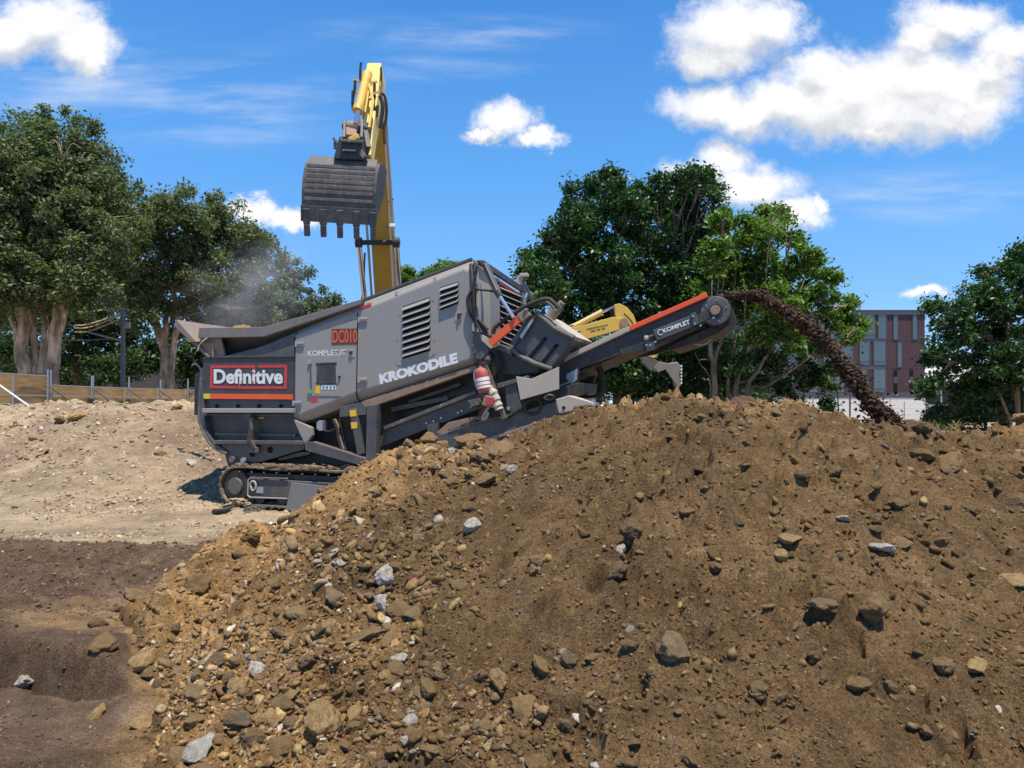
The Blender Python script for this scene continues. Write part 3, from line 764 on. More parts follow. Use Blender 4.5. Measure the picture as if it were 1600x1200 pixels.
def scatter(name, n, region, size, tones, mat, sub=ICO1, label=None, cat=None, flat=0.75, fn=surf_h, weight=None, accept=None, seed=3):
    r = np.random.default_rng(seed)
    P = []; tot = 0
    while tot < n:
        x = r.uniform(region[0], region[1], 20000); y = np.exp(r.uniform(math.log(region[2]), math.log(region[3]), 20000)); 
        x = x * (y / region[3]) if region[4] else x
        ok = np.ones(len(x), bool) if accept is None else accept(x, y, r)
        x, y = x[ok], y[ok]; P.append(np.column_stack([x, y])); tot += len(x)
    P = np.concatenate(P)[:n]; z = fn(P[:, 0], P[:, 1])
    s = size[0] * (size[1] / size[0]) ** (r.random(n) ** 2.2)
    s = s * np.clip(P[:, 1] / 5.0, 0.55, 4.0)
    V0, F0 = sub; protos = [rock_shape(900 + k + seed * 31, V0, 6, 1.0, 0.20) if len(V0) > 100 else rock_shape(900 + k + seed * 31, V0, 6, 1.0, 0.24) for k in range(8)]
    allv = np.empty((n, len(V0), 3), np.float32); which = r.integers(0, 8, n)
    ang = r.uniform(0, 6.28, n); ca, sa = np.cos(ang), np.sin(ang)
    sxy = np.column_stack([s * r.uniform(0.8, 1.5, n), s * r.uniform(0.8, 1.1, n), s * flat * r.uniform(0.7, 1.2, n)])
    for k in range(8):
        m = which == k; q = protos[k][None] * sxy[m][:, None, :]
        x = q[:, :, 0] * ca[m][:, None] - q[:, :, 1] * sa[m][:, None]; y = q[:, :, 0] * sa[m][:, None] + q[:, :, 1] * ca[m][:, None]
        tl = r.normal(size=(m.sum(), 2)) * 0.35
        zz = q[:, :, 2] + x * tl[:, :1] + y * tl[:, 1:]
        allv[m] = np.stack([x + P[m, 0][:, None], y + P[m, 1][:, None], zz + (z[m] + s[m] * 0.06)[:, None]], axis=2)
    faces = (F0[None] + (np.arange(n) * len(V0))[:, None, None]).reshape(-1, 3)
    T = np.array([t[1] for t in tones]); pr = np.array([t[0] for t in tones], float); pr /= pr.sum()
    ch = r.choice(len(tones), n, p=pr); colr = T[ch] * r.uniform(0.7, 1.25, n)[:, None]
    if name.startswith('heap'): colr = colr * (1 - 0.36 * heap_damp(P[:, 0], P[:, 1]))[:, None]
    me = np_mesh(name, allv.reshape(-1, 3), faces, mat, False, {'tone': ('FACE', np.repeat(colr, len(F0), axis=0))})
    return tag(link_mesh(name, me), label, cat, kind='stuff')
TONES = [(10, (0.23, 0.138, 0.058)), (8, (0.16, 0.095, 0.040)), (3, (0.32, 0.205, 0.095)), (1.2, (0.26, 0.23, 0.19)), (0.12, (0.55, 0.48, 0.40)), (0.4, (0.40, 0.27, 0.12))]
def acc_heap(x, y, r):
    h = heap_h(x, y, False) > ground_h(x, y) + 0.0
    pxv = 800 + x / y * FPX; z = heap_h(x, y, False); pyv = HORIZ - (z - CAMZ) / y * FPX
    w = 0.22 + 1.3 * np.exp(-(((pxv - 560) / 140) ** 2 + ((pyv - 920) / 80) ** 2)) + 1.3 * np.exp(-(((pxv - 400) / 200) ** 2 + ((pyv - 1090) / 110) ** 2)) \
        + 0.9 * np.exp(-(((pxv - 780) / 200) ** 2 + ((pyv - 1110) / 80) ** 2)) + 0.8 * np.exp(-(((pxv - 700) / 70) ** 2 + ((pyv - 735) / 35) ** 2))
    w = w + 0.5 * sstep(0.0, 0.5, fbm(x * 1.3, y * 1.3, 3, 301))
    return h & (pxv > 60) & (pxv < 2050) & (r.random(len(x)) < w / 1.6)
TONES2 = [(9, (0.25, 0.152, 0.065)), (7, (0.18, 0.108, 0.047)), (3, (0.34, 0.22, 0.105)), (1.2, (0.27, 0.225, 0.165)), (0.2, (0.55, 0.48, 0.38)), (1, (0.40, 0.29, 0.12))]
def acc_rubble(x, y, r):
    h = heap_h(x, y, False) > ground_h(x, y)
    pxv = 800 + x / y * FPX; z = heap_h(x, y, False); pyv = HORIZ - (z - CAMZ) / y * FPX
    w = 0.10 + 1.2 * np.exp(-(((pxv - 560) / 95) ** 2 + ((pyv - 910) / 60) ** 2)) + 1.0 * np.exp(-(((pxv - 400) / 170) ** 2 + ((pyv - 1080) / 95) ** 2)) \
        + 0.9 * np.exp(-(((pxv - 740) / 150) ** 2 + ((pyv - 1130) / 50) ** 2)) + 0.9 * np.exp(-(((pxv - 705) / 55) ** 2 + ((pyv - 728) / 26) ** 2)) + 0.25 * np.exp(-(((pxv - 1360) / 130) ** 2 + ((pyv - 830) / 90) ** 2))
    w = w * sstep(-0.3, 0.2, fbm(x * 3, y * 3, 3, 333))
    return h & (pxv > 60) & (pxv < 2050) & (r.random(len(x)) < w / 1.3)
scatter('heap_gravel', 42000, (-7.0, 8.0, 2.3, 9.2, True), (0.0035, 0.023), TONES, chip_mat, ICO1, 'loose gravel and small clods strewn over the sandy heap', 'gravel', accept=acc_heap, seed=3)
scatter('heap_clods', 4200, (-7.0, 8.0, 2.3, 8.6, True), (0.011, 0.040), TONES2, chip_mat, ICO2, 'fist sized clods and cobbles tumbled over the sandy heap', 'clods', accept=acc_rubble, seed=5)
RT = [(6, (0.29, 0.19, 0.095)), (6, (0.22, 0.145, 0.072)), (2, (0.36, 0.27, 0.165)), (1.0, (0.44, 0.37, 0.27)), (0.35, (0.60, 0.54, 0.45)), (1, (0.42, 0.27, 0.11)), (0.3, (0.32, 0.15, 0.10))]
def acc_flank(x, y, r):
    h = heap_h(x, y, False) > ground_h(x, y) - 0.02
    pxv = 800 + x / y * FPX; z = heap_h(x, y, False); pyv = HORIZ - (z - CAMZ) / y * FPX
    w = np.exp(-(((pxv - 590) / 90) ** 2 + ((pyv - 905) / 45) ** 2)) + 0.9 * np.exp(-(((pxv - 380) / 170) ** 2 + ((pyv - 1060) / 100) ** 2)) + 0.8 * np.exp(-(((pxv - 705) / 50) ** 2 + ((pyv - 722) / 24) ** 2)) + 0.5 * np.exp(-(((pxv - 480) / 60) ** 2 + ((pyv - 850) / 40) ** 2))
    w = w * (0.35 + sstep(-0.25, 0.2, fbm(x * 2.5, y * 2.5, 3, 377)))
    return h & (pxv > 60) & (r.random(len(x)) < w / 1.2)
scatter('heap_rubble', 1000, (-7.0, 8.0, 2.3, 8.6, True), (0.014, 0.044), RT, chip_mat, ICO2, 'broken pale and brown rubble packed along the left flank of the heap', 'rubble', accept=acc_flank, seed=15, flat=0.8)
PT = [(9, (0.40, 0.29, 0.185)), (5, (0.32, 0.23, 0.145)), (1.5, (0.22, 0.15, 0.10)), (2, (0.5, 0.40, 0.28)), (0.5, (0.5, 0.47, 0.42))]
def acc_ground(x, y, r):
    pxv = 800 + x / y * FPX
    w = np.where(y < 12.5, 0.03, 0.35) + 0.9 * sstep(-0.05, 0.3, fbm(x * 0.8, y * 0.8, 4, 401))
    return (pxv > -150) & (pxv < 480) & (heap_h(x, y, False) < ground_h(x, y)) & (r.random(len(x)) < w)
scatter('bank_gravel', 6000, (-19.0, -2.0, 9.7, 21.5, True), (0.004, 0.020), PT, chip_mat, ICO1, 'pale rubble and clods on the far bank and the track area', 'gravel', accept=acc_ground, seed=7)
DT = [(8, (0.11, 0.072, 0.046)), (4, (0.16, 0.108, 0.07)), (1.5, (0.20, 0.14, 0.09)), (0.3, (0.4, 0.36, 0.3))]
def acc_dark(x, y, r):
    w = 0.25 + sstep(5.6, 6.6, y) + 0.5 * sstep(0, 0.4, fbm(x * 1.1, y * 1.1, 3, 501))
    return (heap_h(x, y, False) < ground_h(x, y)) & (r.random(len(x)) < w / 1.6)
scatter('damp_soil_crumbs', 6000, (-8.5, -1.0, 2.8, 8.8, True), (0.004, 0.018), DT, chip_mat, ICO1, 'crumbs of dark damp soil on the near left ground', 'soil crumbs', accept=acc_dark, seed=9)
# ------------------------------------------------------------------ the tracked screening machine
YAW = math.radians(-20)
_ux = Vector((math.cos(YAW), math.sin(YAW), 0))
MO = Vector((-0.46, 11.5, 0)) - _ux * 3.0; MO.z = float(ground_h(MO.x, MO.y))
M = Frame(MO, YAW)
mach = empty('crushing_machine', MO, YAW, 'tilted grey tracked crushing and screening machine throwing soil off its conveyor', 'crusher')
def P(pts, d): return [M.q(x, y, d) for x, y in pts]
def plate(name, pts, d0, d1, mat, parent=None, bevel=0.006, **k):
    return MB().prism(P(pts, d0), d0, d1).build(name, mat, parent or mach, bevel=bevel, **k)

# --- main hood with its bevelled roof edge and underside
side = [(461, 525), (560, 487), (724, 421), (733, 424), (741, 560), (730, 563), (560, 612), (468, 648), (460, 640)]
hood = MB()
poly = P(side, 0.0)
outer = P([(464, 517), (563, 473), (735, 408), (744, 410), (749, 562), (741, 571), (566, 626), (470, 662), (457, 650)], 0.12)
hood.add([(u, 0.0, z) for u, z in poly] + [(u, 0.12, z) for u, z in outer], [tuple(range(9))] + [(i, i + 9, (i + 1) % 9 + 9, (i + 1) % 9) for i in range(9)])
back = [(u, z - (0.22 if i in (1, 2, 3) else 0)) for i, (u, z) in enumerate(outer)]
b0 = len(hood.v) - 9
hood.add([(u, 2.1, z) for u, z in back], [tuple(range(8, -1, -1))])
bb = len(hood.v) - 9
hood.f += [(b0 + i, bb + i, bb + (i + 1) % 9, b0 + (i + 1) % 9) for i in range(9)]
hood_o = hood.build('hood', grey_paint, mach, bevel=0.025, seg=3)
# roof edge bar and roof rail
MB().bar(M.p(563, 471, 0.14), M.p(738, 405, 0.14), 0.07, 0.05).build('roof_rail', dark_steel, mach, bevel=0.008)
for px, py in ((576, 472), (680, 433), (620, 455)):
    MB().box(M.p(px, py + 4, 0.03), (0.05, 0.05, 0.07)).build('roof_clip', light_grey, mach, bevel=0.006)
# door seams
for pts in ([(559, 489), (558, 560), (557, 612)], [(461, 526), (460, 580), (459, 640)]):
    MB().tube([M.p(x, y, -0.004) for x, y in pts], 0.008, 6).build('door_seam', black, mach)
MB().tube([M.p(557, 611, 0.0), M.p(558, 622, 0.03), M.p(563, 628, 0.10)], 0.010, 6).build('door_seam', black, mach)
def hinge(px, py, w=16, h=7):
    u, z = M.q(px, py, 0); k = 11.9 / FPX
    b = MB()
    b.box((u + w * k / 2, -0.012, z), (w * k, 0.03, h * k)); b.box((u + w * k / 2 + .02, -0.03, z + 0.01), (w * k * 0.8, 0.02, 0.022))
    b.cyl((u, -0.02, z - h * k * .7), (u, -0.02, z + h * k * .7), 0.014, 8)
    return b.build('hinge', light_grey, mach, bevel=0.004)
for px, py in ((463, 538), (459, 630), (561, 500), (561, 594)): hinge(px, py)
# louvred openings in the side: frame panel, dark void, slats
pan = MB(); pl = P([(622, 484), (678, 462), (682, 552), (678, 556), (626, 573), (619, 570), (618, 560)], -0.004)
pan.prism(pl, -0.006, 0.01)
panel = pan.build('vent_panel', grey_paint, mach, bevel=0.004)
for k in range(10):
    x, y = [(622 + 3, 490), (640, 480), (660, 470), (677, 468), (679, 500), (680, 530), (677, 551), (650, 562), (625, 569), (621, 530)][k]
    c = M.p(x, y, -0.01); MB().cyl(c, c + Vector((0, -0.008, 0)), 0.010, 8).build('screw', silver, panel)
def vent(x0, x1, ytl, ytr, ybl, ybr, n, parent):
    MB().prism(P([(x0, ytl), (x1, ytr), (x1, ybr), (x0, ybl)], -0.010), -0.0105, -0.0075).build('vent_opening', black, parent)
    for k in range(n):
        t = (k + 0.15) / n
        ya, yb = ytl + (ybl - ytl) * t, ytr + (ybr - ytr) * t
        h = (ybl - ytl) / n
        a, b = M.p(x0, ya, -0.012), M.p(x1, yb, -0.012)
        a2, b2 = M.p(x0, ya + h * 0.50, -0.012), M.p(x1, yb + h * 0.50, -0.012)
        a2.y = b2.y = -0.055
        s = MB(); t_ = Vector((0, 0, 0.010))
        s.add([a, b, b2, a2, a - t_, b - t_, b2 - t_, a2 - t_], [(0, 1, 2, 3), (7, 6, 5, 4), (0, 4, 5, 1), (2, 6, 7, 3), (1, 5, 6, 2), (0, 3, 7, 4)])
        s.build('vent_slat', grey_paint, parent)
vent(629.5, 672, 479, 464, 561, 548, 8, mach)
vent(688, 716, 449, 440, 485, 474, 4, mach)
b = MB(); b.prism(P([(711, 488), (721, 487), (721, 501), (711, 502)], -0.01), -0.012, 0.0); b.build('latch_plate', light_grey, mach, bevel=0.004)
b = MB(); b.box(M.p(716, 494, -0.03), (0.03, 0.03, 0.09)); b.box(M.p(718, 491, -0.03), (0.07, 0.02, 0.03)); b.build('latch', black_metal, mach)
# service door with window
door = plate('service_door', [(482, 555), (532, 555), (532, 619), (484, 619)], -0.012, 0.0, grey_paint, bevel=0.006)
plate('door_window', [(495, 569), (524, 568), (525, 599), (494, 599)], -0.017, -0.010, dark_panel, door, bevel=0.006)
plate('door_window_frame', [(493, 567), (526, 566), (526, 569), (493, 570)], -0.022, -0.010, black_metal, door)
plate('door_window_frame', [(493, 598), (526, 598), (526, 601), (493, 601)], -0.022, -0.010, black_metal, door)
MB().tube([M.p(485, 568, -0.02), M.p(486, 610, -0.02)], 0.012, 6).build('door_rod', dark_steel, door)
MB().box(M.p(484, 566, -0.02), (0.08, 0.03, 0.07)).build('door_hinge', silver, door, bevel=0.005)
MB().box(M.p(484, 612, -0.02), (0.08, 0.03, 0.07)).build('door_hinge', paint('green_tag', (0.12, 0.42, 0.08)), door, bevel=0.005)
MB().cyl(M.p(530, 589, -0.012), M.p(530, 589, -0.04), 0.022, 10).build('door_knob', black, door)
plate('warning_sticker', [(493, 601), (500, 601), (500, 615), (493, 615)], -0.016, -0.012, sticker_yellow, door, bevel=0)
lb = plate('safety_sticker', [(502, 601.5), (525, 601.5), (525, 608.5), (502, 608.5)], -0.016, -0.012, white, door, bevel=0)
for k in range(4):
    c = M.p(505.5 + k * 5.6, 605, -0.017); MB().cyl(c, c + Vector((0, -0.003, 0)), 0.022, 12).build('pictogram', blue, door)
plate('red_sticker', [(486, 622), (496, 621), (496, 628), (486, 629)], -0.004, 0.0, red, bevel=0)
plate('latch_plate', [(544, 546), (554, 545), (554, 558), (544, 559)], -0.010, 0.0, light_grey)
MB().box(M.p(548, 551, -0.02), (0.06, 0.03, 0.05)).build('latch', black_metal, mach)
# lettering
text_mesh('KROKODILE', 'lettering', white, mach, M.q(594, 601, -0.003), M.q(716, 567, -0.003), M.q(592, 585, -0.003), -0.003, bold=0.065)
text_mesh('KOMPLET.IT', 'lettering', white, mach, M.q(481, 556, -0.003), M.q(541, 554, -0.003), M.q(481, 548, -0.003), -0.003, bold=0.015)
num = plate('number_plate', [(518, 514), (559, 513), (559, 538), (518, 539)], -0.004, 0.0, paint('plate_brown', (0.10, 0.05, 0.035), dust=0.05), bevel=0)
text_mesh('DC010', 'lettering', orange, num, M.q(519.5, 536, -0.006), M.q(558, 535, -0.006), M.q(519.5, 516, -0.006), -0.006, bold=0.015)
plate('orange_mark', [(564, 480), (580, 473), (580, 477), (564, 484)], -0.003, 0.002, red, bevel=0)
# --- right end face: louvres, posts, orange strip
ur = M.q(746, 480, 0.1)[0]
def E(pts):   # pixel on the end plane u = ur
    out = []
    for px, py in pts:
        r = M.Ri @ ray(px, py); c = M.Ri @ (Vector((0, 0, CAMZ)) - M.o); k = (ur + 0.03 - c.x) / r.x
        out.append((c.y + r.y * k, c.z + r.z * k))
    return out
def eplate(name, pts, t0, t1, mat, parent=None, bevel=0.006):
    q = E(pts); n = len(q); b = MB()
    b.add([(ur + t0, d, z) for d, z in q] + [(ur + t1, d, z) for d, z in q],
          [tuple(range(n)), tuple(range(2 * n - 1, n - 1, -1))] + [(i, i + n, (i + 1) % n + n, (i + 1) % n) for i in range(n)])
    return b.build(name, mat, parent or mach, bevel=bevel)
eplate('end_panel', [(744, 414), (764, 432), (766, 545), (746, 540)], 0.02, 0.05, pale_plate)
eplate('radiator_opening', [(777, 440), (811, 461), (816, 548), (781, 540)], 0.02, 0.045, black)
eplate('orange_strip', [(777, 437), (811, 459), (811, 465), (777, 443)], 0.05, 0.06, orange)
for k in range(11):
    y0 = 447 + k * 9.2
    q = E([(777.5, y0), (813, y0 + 15)])
    b = MB(); b.add([(ur + 0.05, q[0][0], q[0][1]), (ur + 0.05, q[1][0], q[1][1]), (ur + 0.11, q[1][0], q[1][1] - 0.045), (ur + 0.11, q[0][0], q[0][1] - 0.045),
                     (ur + 0.05, q[0][0], q[0][1] - .012), (ur + 0.05, q[1][0], q[1][1] - .012), (ur + 0.11, q[1][0], q[1][1] - 0.057), (ur + 0.11, q[0][0], q[0][1] - 0.057)],
                    [(0, 1, 2, 3), (7, 6, 5, 4), (0, 4, 5, 1), (2, 6, 7, 3), (1, 5, 6, 2), (0, 3, 7, 4)])
    b.build('radiator_slat', light_grey, mach)
eplate('end_frame', [(811, 456), (817, 460), (822, 545), (816, 548)], 0.03, 0.09, light_grey)
eplate('end_frame', [(764, 430), (777, 436), (779, 548), (766, 545)], 0.025, 0.07, grey_paint)
eplate('end_frame', [(744, 407), (750, 407), (818, 452), (817, 459), (745, 413)], 0.03, 0.10, dark_steel)
for k in range(3):
    q = E([(774, 443 + k * 7)])[0]; MB().cyl((ur + .06, q[0], q[1]), (ur + .09, q[0], q[1]), 0.03, 10).build('bolt_cap', black, mach)
MB().bar(M.p(738, 412, 0.02), M.p(742, 452, -0.03), 0.10, 0.07).build('corner_post', dark_steel, mach, bevel=0.01)
MB().tube([M.p(742, 408, -0.02), M.p(744, 412, -0.03), M.p(743, 424, -0.04)], 0.035, 8).build('lifting_eye', worn_steel, mach)
MB().bar(M.p(745, 412, -0.05) + Vector((0.10, 0.1, 0)), M.p(779, 460, -0.15), 0.085, 0.085).build('strut', dark_steel, mach, bevel=0.01)
MB().cyl(M.p(778, 458, -0.15), M.p(803, 497, -0.2), 0.03, 12).build('strut_rod', chrome, mach)
MB().cyl(M.p(776, 455, -0.15), M.p(781, 463, -0.15), 0.05, 12).build('strut_collar', black_metal, mach)
# hoses round the corner
hz = [[(742, 452), (737, 455), (731, 467), (732, 482), (738, 496), (750, 508), (760, 520), (768, 528)],
      [(742, 454), (740, 460), (735, 470), (736, 484), (742, 496), (752, 504), (762, 515)],
      [(745, 416), (741, 440), (740, 470), (743, 500), (752, 520)],
      [(742, 451), (752, 453), (764, 454), (776, 457)]]
for k, h in enumerate(hz):
    MB().tube(curve_pts([M.p(x, y, -0.08 - 0.02 * (k % 3)) for x, y in h], 30), 0.030 - 0.004 * k, 10).build('hose', rubber, mach, smooth=True)
# bolted end bracket low on the corner
br = plate('corner_bracket', [(737, 517), (758, 520), (764, 550), (752, 562), (741, 560)], -0.06, 0.02, dark_steel, bevel=0.008)
for x, y in ((740, 524), (740, 540), (742, 551), (753, 526)):
    c = M.p(x, y, -0.06); MB().cyl(c, c + Vector((0, -0.025, 0)), 0.024, 8).build('bolt', worn_steel, br)
plate('pivot_lug', [(749, 522), (762, 526), (778, 532), (778, 540), (766, 545), (752, 532)], -0.10, -0.05, pale_plate, bevel=0.01)
# orange arm and hydraulic line to the magnet hopper
MB().bar(M.p(766, 537, -0.16), M.p(815, 495, -0.16), 0.045, 0.12).build('orange_arm', orange, mach, bevel=0.008)
MB().bar(M.p(812, 498, -0.16), M.p(826, 487, -0.16), 0.07, 0.14).build('arm_end', rusty, mach, bevel=0.01)
MB().cyl(M.p(822, 489, -0.20), M.p(822, 489, 0.9), 0.05, 12).build('arm_pin', worn_steel, mach)
MB().tube(curve_pts([M.p(x, y, -0.10) for x, y in ((770, 522), (774, 511), (790, 499), (812, 484), (830, 475), (848, 468), (858, 468), (867, 475), (872, 481))], 40), 0.034, 10).build('hydraulic_pipe', rubber, mach, smooth=True)
MB().tube(curve_pts([M.p(x, y, 0.0) for x, y in ((830, 476), (848, 471), (858, 474), (866, 482))], 20), 0.022, 8).build('hydraulic_pipe', worn_steel, mach, smooth=True)
MB().cyl(M.p(859, 499, 0.2), M.p(869, 483, 0.2), 0.085, 12).build('hydraulic_motor', rusty, mach, bevel=0.01)
MB().cyl(M.p(869, 484, 0.2), M.p(879, 472, 0.2), 0.055, 12).build('motor_valve', rusty, mach, bevel=0.01)
MB().box(M.p(872, 484, 0.2), (0.14, 0.14, 0.09), Matrix.Rotation(-0.9, 3, 'Y')).build('motor_valve', worn_steel, mach, bevel=0.01)
# --- folded tipping hopper / magnet housing
mg = plate('magnet_housing', [(800, 541), (836, 492), (846, 492), (895, 529), (862, 574), (818, 556)], 0.0, 1.1, dark_steel, bevel=0.02)
MB().tube([M.p(x, y, -0.03) for x, y in ((838, 489), (852, 500), (868, 514), (897, 528))], [0.05, 0.055, 0.055, 0.045], 8, flat=1.0).build('housing_rim', worn_steel, mg)
MB().tube([M.p(x, y, -0.03) for x, y in ((800, 545), (812, 556), (836, 568), (862, 577))], 0.04, 8).build('housing_rim', worn_steel, mg)
for a, b_ in (((853, 528), (826, 560)), ((871, 538), (848, 566))):
    MB().bar(M.p(*a, -0.01), M.p(*b_, -0.01), 0.02, 0.05).build('housing_slot', black, mg)
plate('housing_top', [(832, 484), (848, 490), (900, 526), (895, 531), (842, 497)], 0.03, 1.12, pale_plate, mg)
plate('housing_arm', [(797, 536), (828, 489), (834, 492), (804, 541)], -0.06, 0.0, dark_steel, mg, bevel=0.01)
plate('housing_strip', [(812, 525), (832, 496), (834, 500), (815, 530)], -0.07, -0.06, silver, mg, bevel=0)
plate('drum_guard', [(766, 547), (776, 536), (800, 545), (822, 563), (846, 573), (838, 584), (806, 588), (782, 584), (768, 566)], 0.10, 1.2, black_metal, bevel=0.03)
plate('guard_plate', [(776, 537), (798, 546), (800, 556), (778, 546)], -0.02, 0.10, dark_steel)
for k, h in enumerate([[(768, 545), (776, 556), (778, 575), (770, 590)], [(764, 548), (768, 562), (766, 578), (772, 592)], [(774, 548), (782, 562), (780, 580), (774, 596)]]):
    MB().tube(curve_pts([M.p(x, y, -0.04 + 0.03 * k) for x, y in h], 18), 0.024, 8).build('hose', rubber, mach, smooth=True)
# --- feed hopper on the left end
rim = [(311, 512), (411, 511), (566, 467), (564, 475), (412, 526), (309, 528)]
plate('hopper_rim', rim, -0.06, 0.05, rust_blue, bevel=0.008)
rim_far = P(rim, 0.0)
MB().prism(rim_far, 2.05, 2.15).build('hopper_rim', rusty, mach, bevel=0.008)
hw = P([(311, 520), (411, 519), (560, 474), (540, 530), (420, 575), (350, 575)], 0.0)
inn = [(u, z) for u, z in hw]
b = MB(); top = inn[:3]; bot = inn[3:][::-1]
for d_top, d_bot in ((0.02, 0.55), (2.1, 1.55)):
    vs = [(u, d_top, z) for u, z in top] + [(u, d_bot, z) for u, z in bot]
    b.add(vs + [(x, y + 0.03, z) for x, y, z in vs], [(0, 1, 4, 3), (1, 2, 5, 4), (6, 9, 10, 7), (7, 10, 11, 8), (0, 3, 9, 6), (2, 8, 11, 5), (3, 4, 10, 9), (4, 5, 11, 10), (0, 6, 7, 1), (1, 7, 8, 2)])
b.build('hopper_wall', dark_panel, mach)
# end flap of the hopper, flared outwards
a0, a1 = M.q(273, 500, 0.0), M.q(327, 557, 0.0); a2 = M.q(273, 511, 0.0)
fl = MB(); t_ = 0.045
fl.prism([a0, (a0[0] + .01, a2[1]), (a1[0] - 0.05, a1[1] - 0.02), a1, (a0[0] + 0.05, a0[1])], 0.0, 2.1)
fl.build('hopper_flap', rust_blue, mach, bevel=0.008)
pts = [M.q(274, 501, 0.03), M.q(311, 513, 0.03), M.q(327, 557, 0.03)]
fl = MB(); fl.prism([M.q(311, 526, 0.03), M.q(345, 528, .03), M.q(352, 560, .03), M.q(326, 557, .03), M.q(312, 534, .03)], 0.03, 0.07); fl.build('hopper_corner', rusty, mach)
MB().prism([M.q(274, 501, 2.06), M.q(311, 512, 2.06), M.q(330, 556, 2.06)], 2.06, 2.1).build('hopper_corner', rusty, mach)
plate('hopper_skirt', [(346, 558), (410, 541), (462, 519), (462, 558)], 0.02, 0.08, dark_steel, bevel=0.006)
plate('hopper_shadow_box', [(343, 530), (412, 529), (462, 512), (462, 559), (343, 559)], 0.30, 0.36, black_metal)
MB().bar(M.p(342, 530, 0.1), M.p(341, 558, 0.1), 0.09, 0.09).build('hopper_post', worn_steel, mach, bevel=0.01)
MB().bar(M.p(333, 545, 0.0), M.p(333, 558, 0.0), 0.03, 0.03).build('hopper_post', rusty, mach)
MB().tube(curve_pts([M.p(x, y, -0.05) for x, y in ((325, 527), (318, 532), (312, 538), (309, 548))], 12), 0.010, 6).build('cable', white, mach)
# --- black name panel
pn = plate('name_panel', [(317, 560), (461, 558), (460, 625), (317, 624)], -0.01, 0.10, dark_panel, bevel=0.008)
MB().tube([M.p(318, 559, -0.02), M.p(390, 558, -0.02), M.p(461, 557, -0.02)], 0.014, 6).build('panel_lip', black_metal, pn)
plate('reflective_strip', [(318, 615), (328, 615), (328, 623), (318, 623)], -0.014, -0.009, lime, pn, bevel=0)
plate('reflective_strip', [(328, 615), (457.5, 616), (457.5, 624), (328, 623)], -0.014, -0.009, orange, pn, bevel=0)
def stroke(pts, w=4.4):
    b = MB(); n = len(pts)
    q = [M.p(x, y, -0.013) for x, y in pts]; k = w * 12.6 / FPX
    for i in range(n - 1):
        d = (q[i + 1] - q[i]).normalized() * (k / 2 if 0 < i else 0); e = (q[i + 1] - q[i]).normalized() * (k / 2 if i < n - 2 else 0)
        b.bar(q[i] - d * 1.0, q[i + 1] + e * 1.0 - Vector((0, 0.0004 * i, 0)), 0.006, k)
    return b.build('logo_frame', red, pn)
stroke([(397, 581), (397, 572.5), (331, 573), (330.5, 604.5), (371, 605)])
stroke([(403, 572.5), (446.5, 572), (446, 605.5), (375, 605.5), (375, 597)])
text_mesh('Definitive', 'lettering', white, pn, M.q(334, 599.5, -0.02), M.q(442, 600, -0.02), M.q(334, 576.5, -0.02), -0.020, bold=0.035)
for px, py in ((378, 579), (395.5, 582), (378, 596), (395.5, 597)):
    c = M.p(px, py, -0.024); MB().box(c, (0.035, 0.006, 0.03)).build('logo_dot', red, pn)
# --- below the panel: ledge, recess, curved end plate
plate('ledge', [(316, 638), (457, 638), (457, 645), (316, 645)], -0.10, 0.10, light_grey, bevel=0.008)
plate('upper_recess', [(318, 624), (459, 625), (458, 640), (318, 640)], 0.06, 0.12, dark_steel)
for px in (339, 372, 405, 439):
    c = M.p(px, 634.5, 0.055); MB().cyl(c, c + Vector((0, -0.015, 0)), 0.035, 12).build('slot_hole', black, mach)
plate('side_recess', [(320, 645), (458, 645), (472, 690), (340, 692)], 0.10, 1.9, dark_panel)
for a, b_, w in (((322, 648), (458, 649), 0.03), ((336, 678), (462, 680), 0.05)):
    MB().bar(M.p(*a, 0.07), M.p(*b_, 0.07), 0.04, w).build('recess_rail', dark_steel, mach, bevel=0.004)
edge_pts = [(315, 590), (313, 620), (312, 655), (318, 673), (330, 694), (344, 704), (356, 708)]
q = [M.p(x, y, 0.0) for x, y in edge_pts]
MB().tube(curve_pts(q, 24), 0.035, 6).build('end_plate_edge', worn_steel, mach)
plate('end_plate', [(312, 575), (317, 575), (318, 640), (322, 672), (334, 692), (350, 702), (352, 708), (338, 704), (326, 690), (314, 668), (311, 650)], -0.02, 1.95, dark_steel, bevel=0.006)
plate('lower_sill', [(334, 688), (476, 689), (478, 695), (338, 694)], -0.06, 0.12, dark_steel, bevel=0.008)
plate('side_box', [(304, 584), (312, 580), (312, 650), (303, 648)], 0.3, 1.6, dark_panel, bevel=0.01)
for k in range(3):
    MB().tube(curve_pts([M.p(x, y, 0.25 + .03 * k) for x, y in ((300 - k, 571 + 2 * k), (305, 568 + k), (312, 574), (316, 586))], 14), 0.016, 6).build('hose', silver if k == 0 else rubber, mach, smooth=True)
# jack cylinder under the recess
MB().cyl(M.p(393, 652, -0.02), M.p(394, 672, -0.02), 0.045, 12).build('support_cylinder', worn_steel, mach)
MB().tube([M.p(394, 670, -0.04), M.p(392, 688, -0.04), M.p(399, 702, -0.04)], [0.06, 0.07, 0.06], 10).build('support_cylinder', black_metal, mach)
MB().box(M.p(389, 651, 0.0), (0.16, 0.1, 0.12)).build('cylinder_bracket', dark_steel, mach, bevel=0.01)
MB().box(M.p(399, 703, -0.02), (0.18, 0.12, 0.10)).build('cylinder_bracket', worn_steel, mach, bevel=0.01)
c = M.p(408, 653, -0.0); plate('warning_sticker', [(404, 652), (412, 652), (412, 654), (404, 654)], 0.094, 0.099, sticker_yellow, bevel=0)
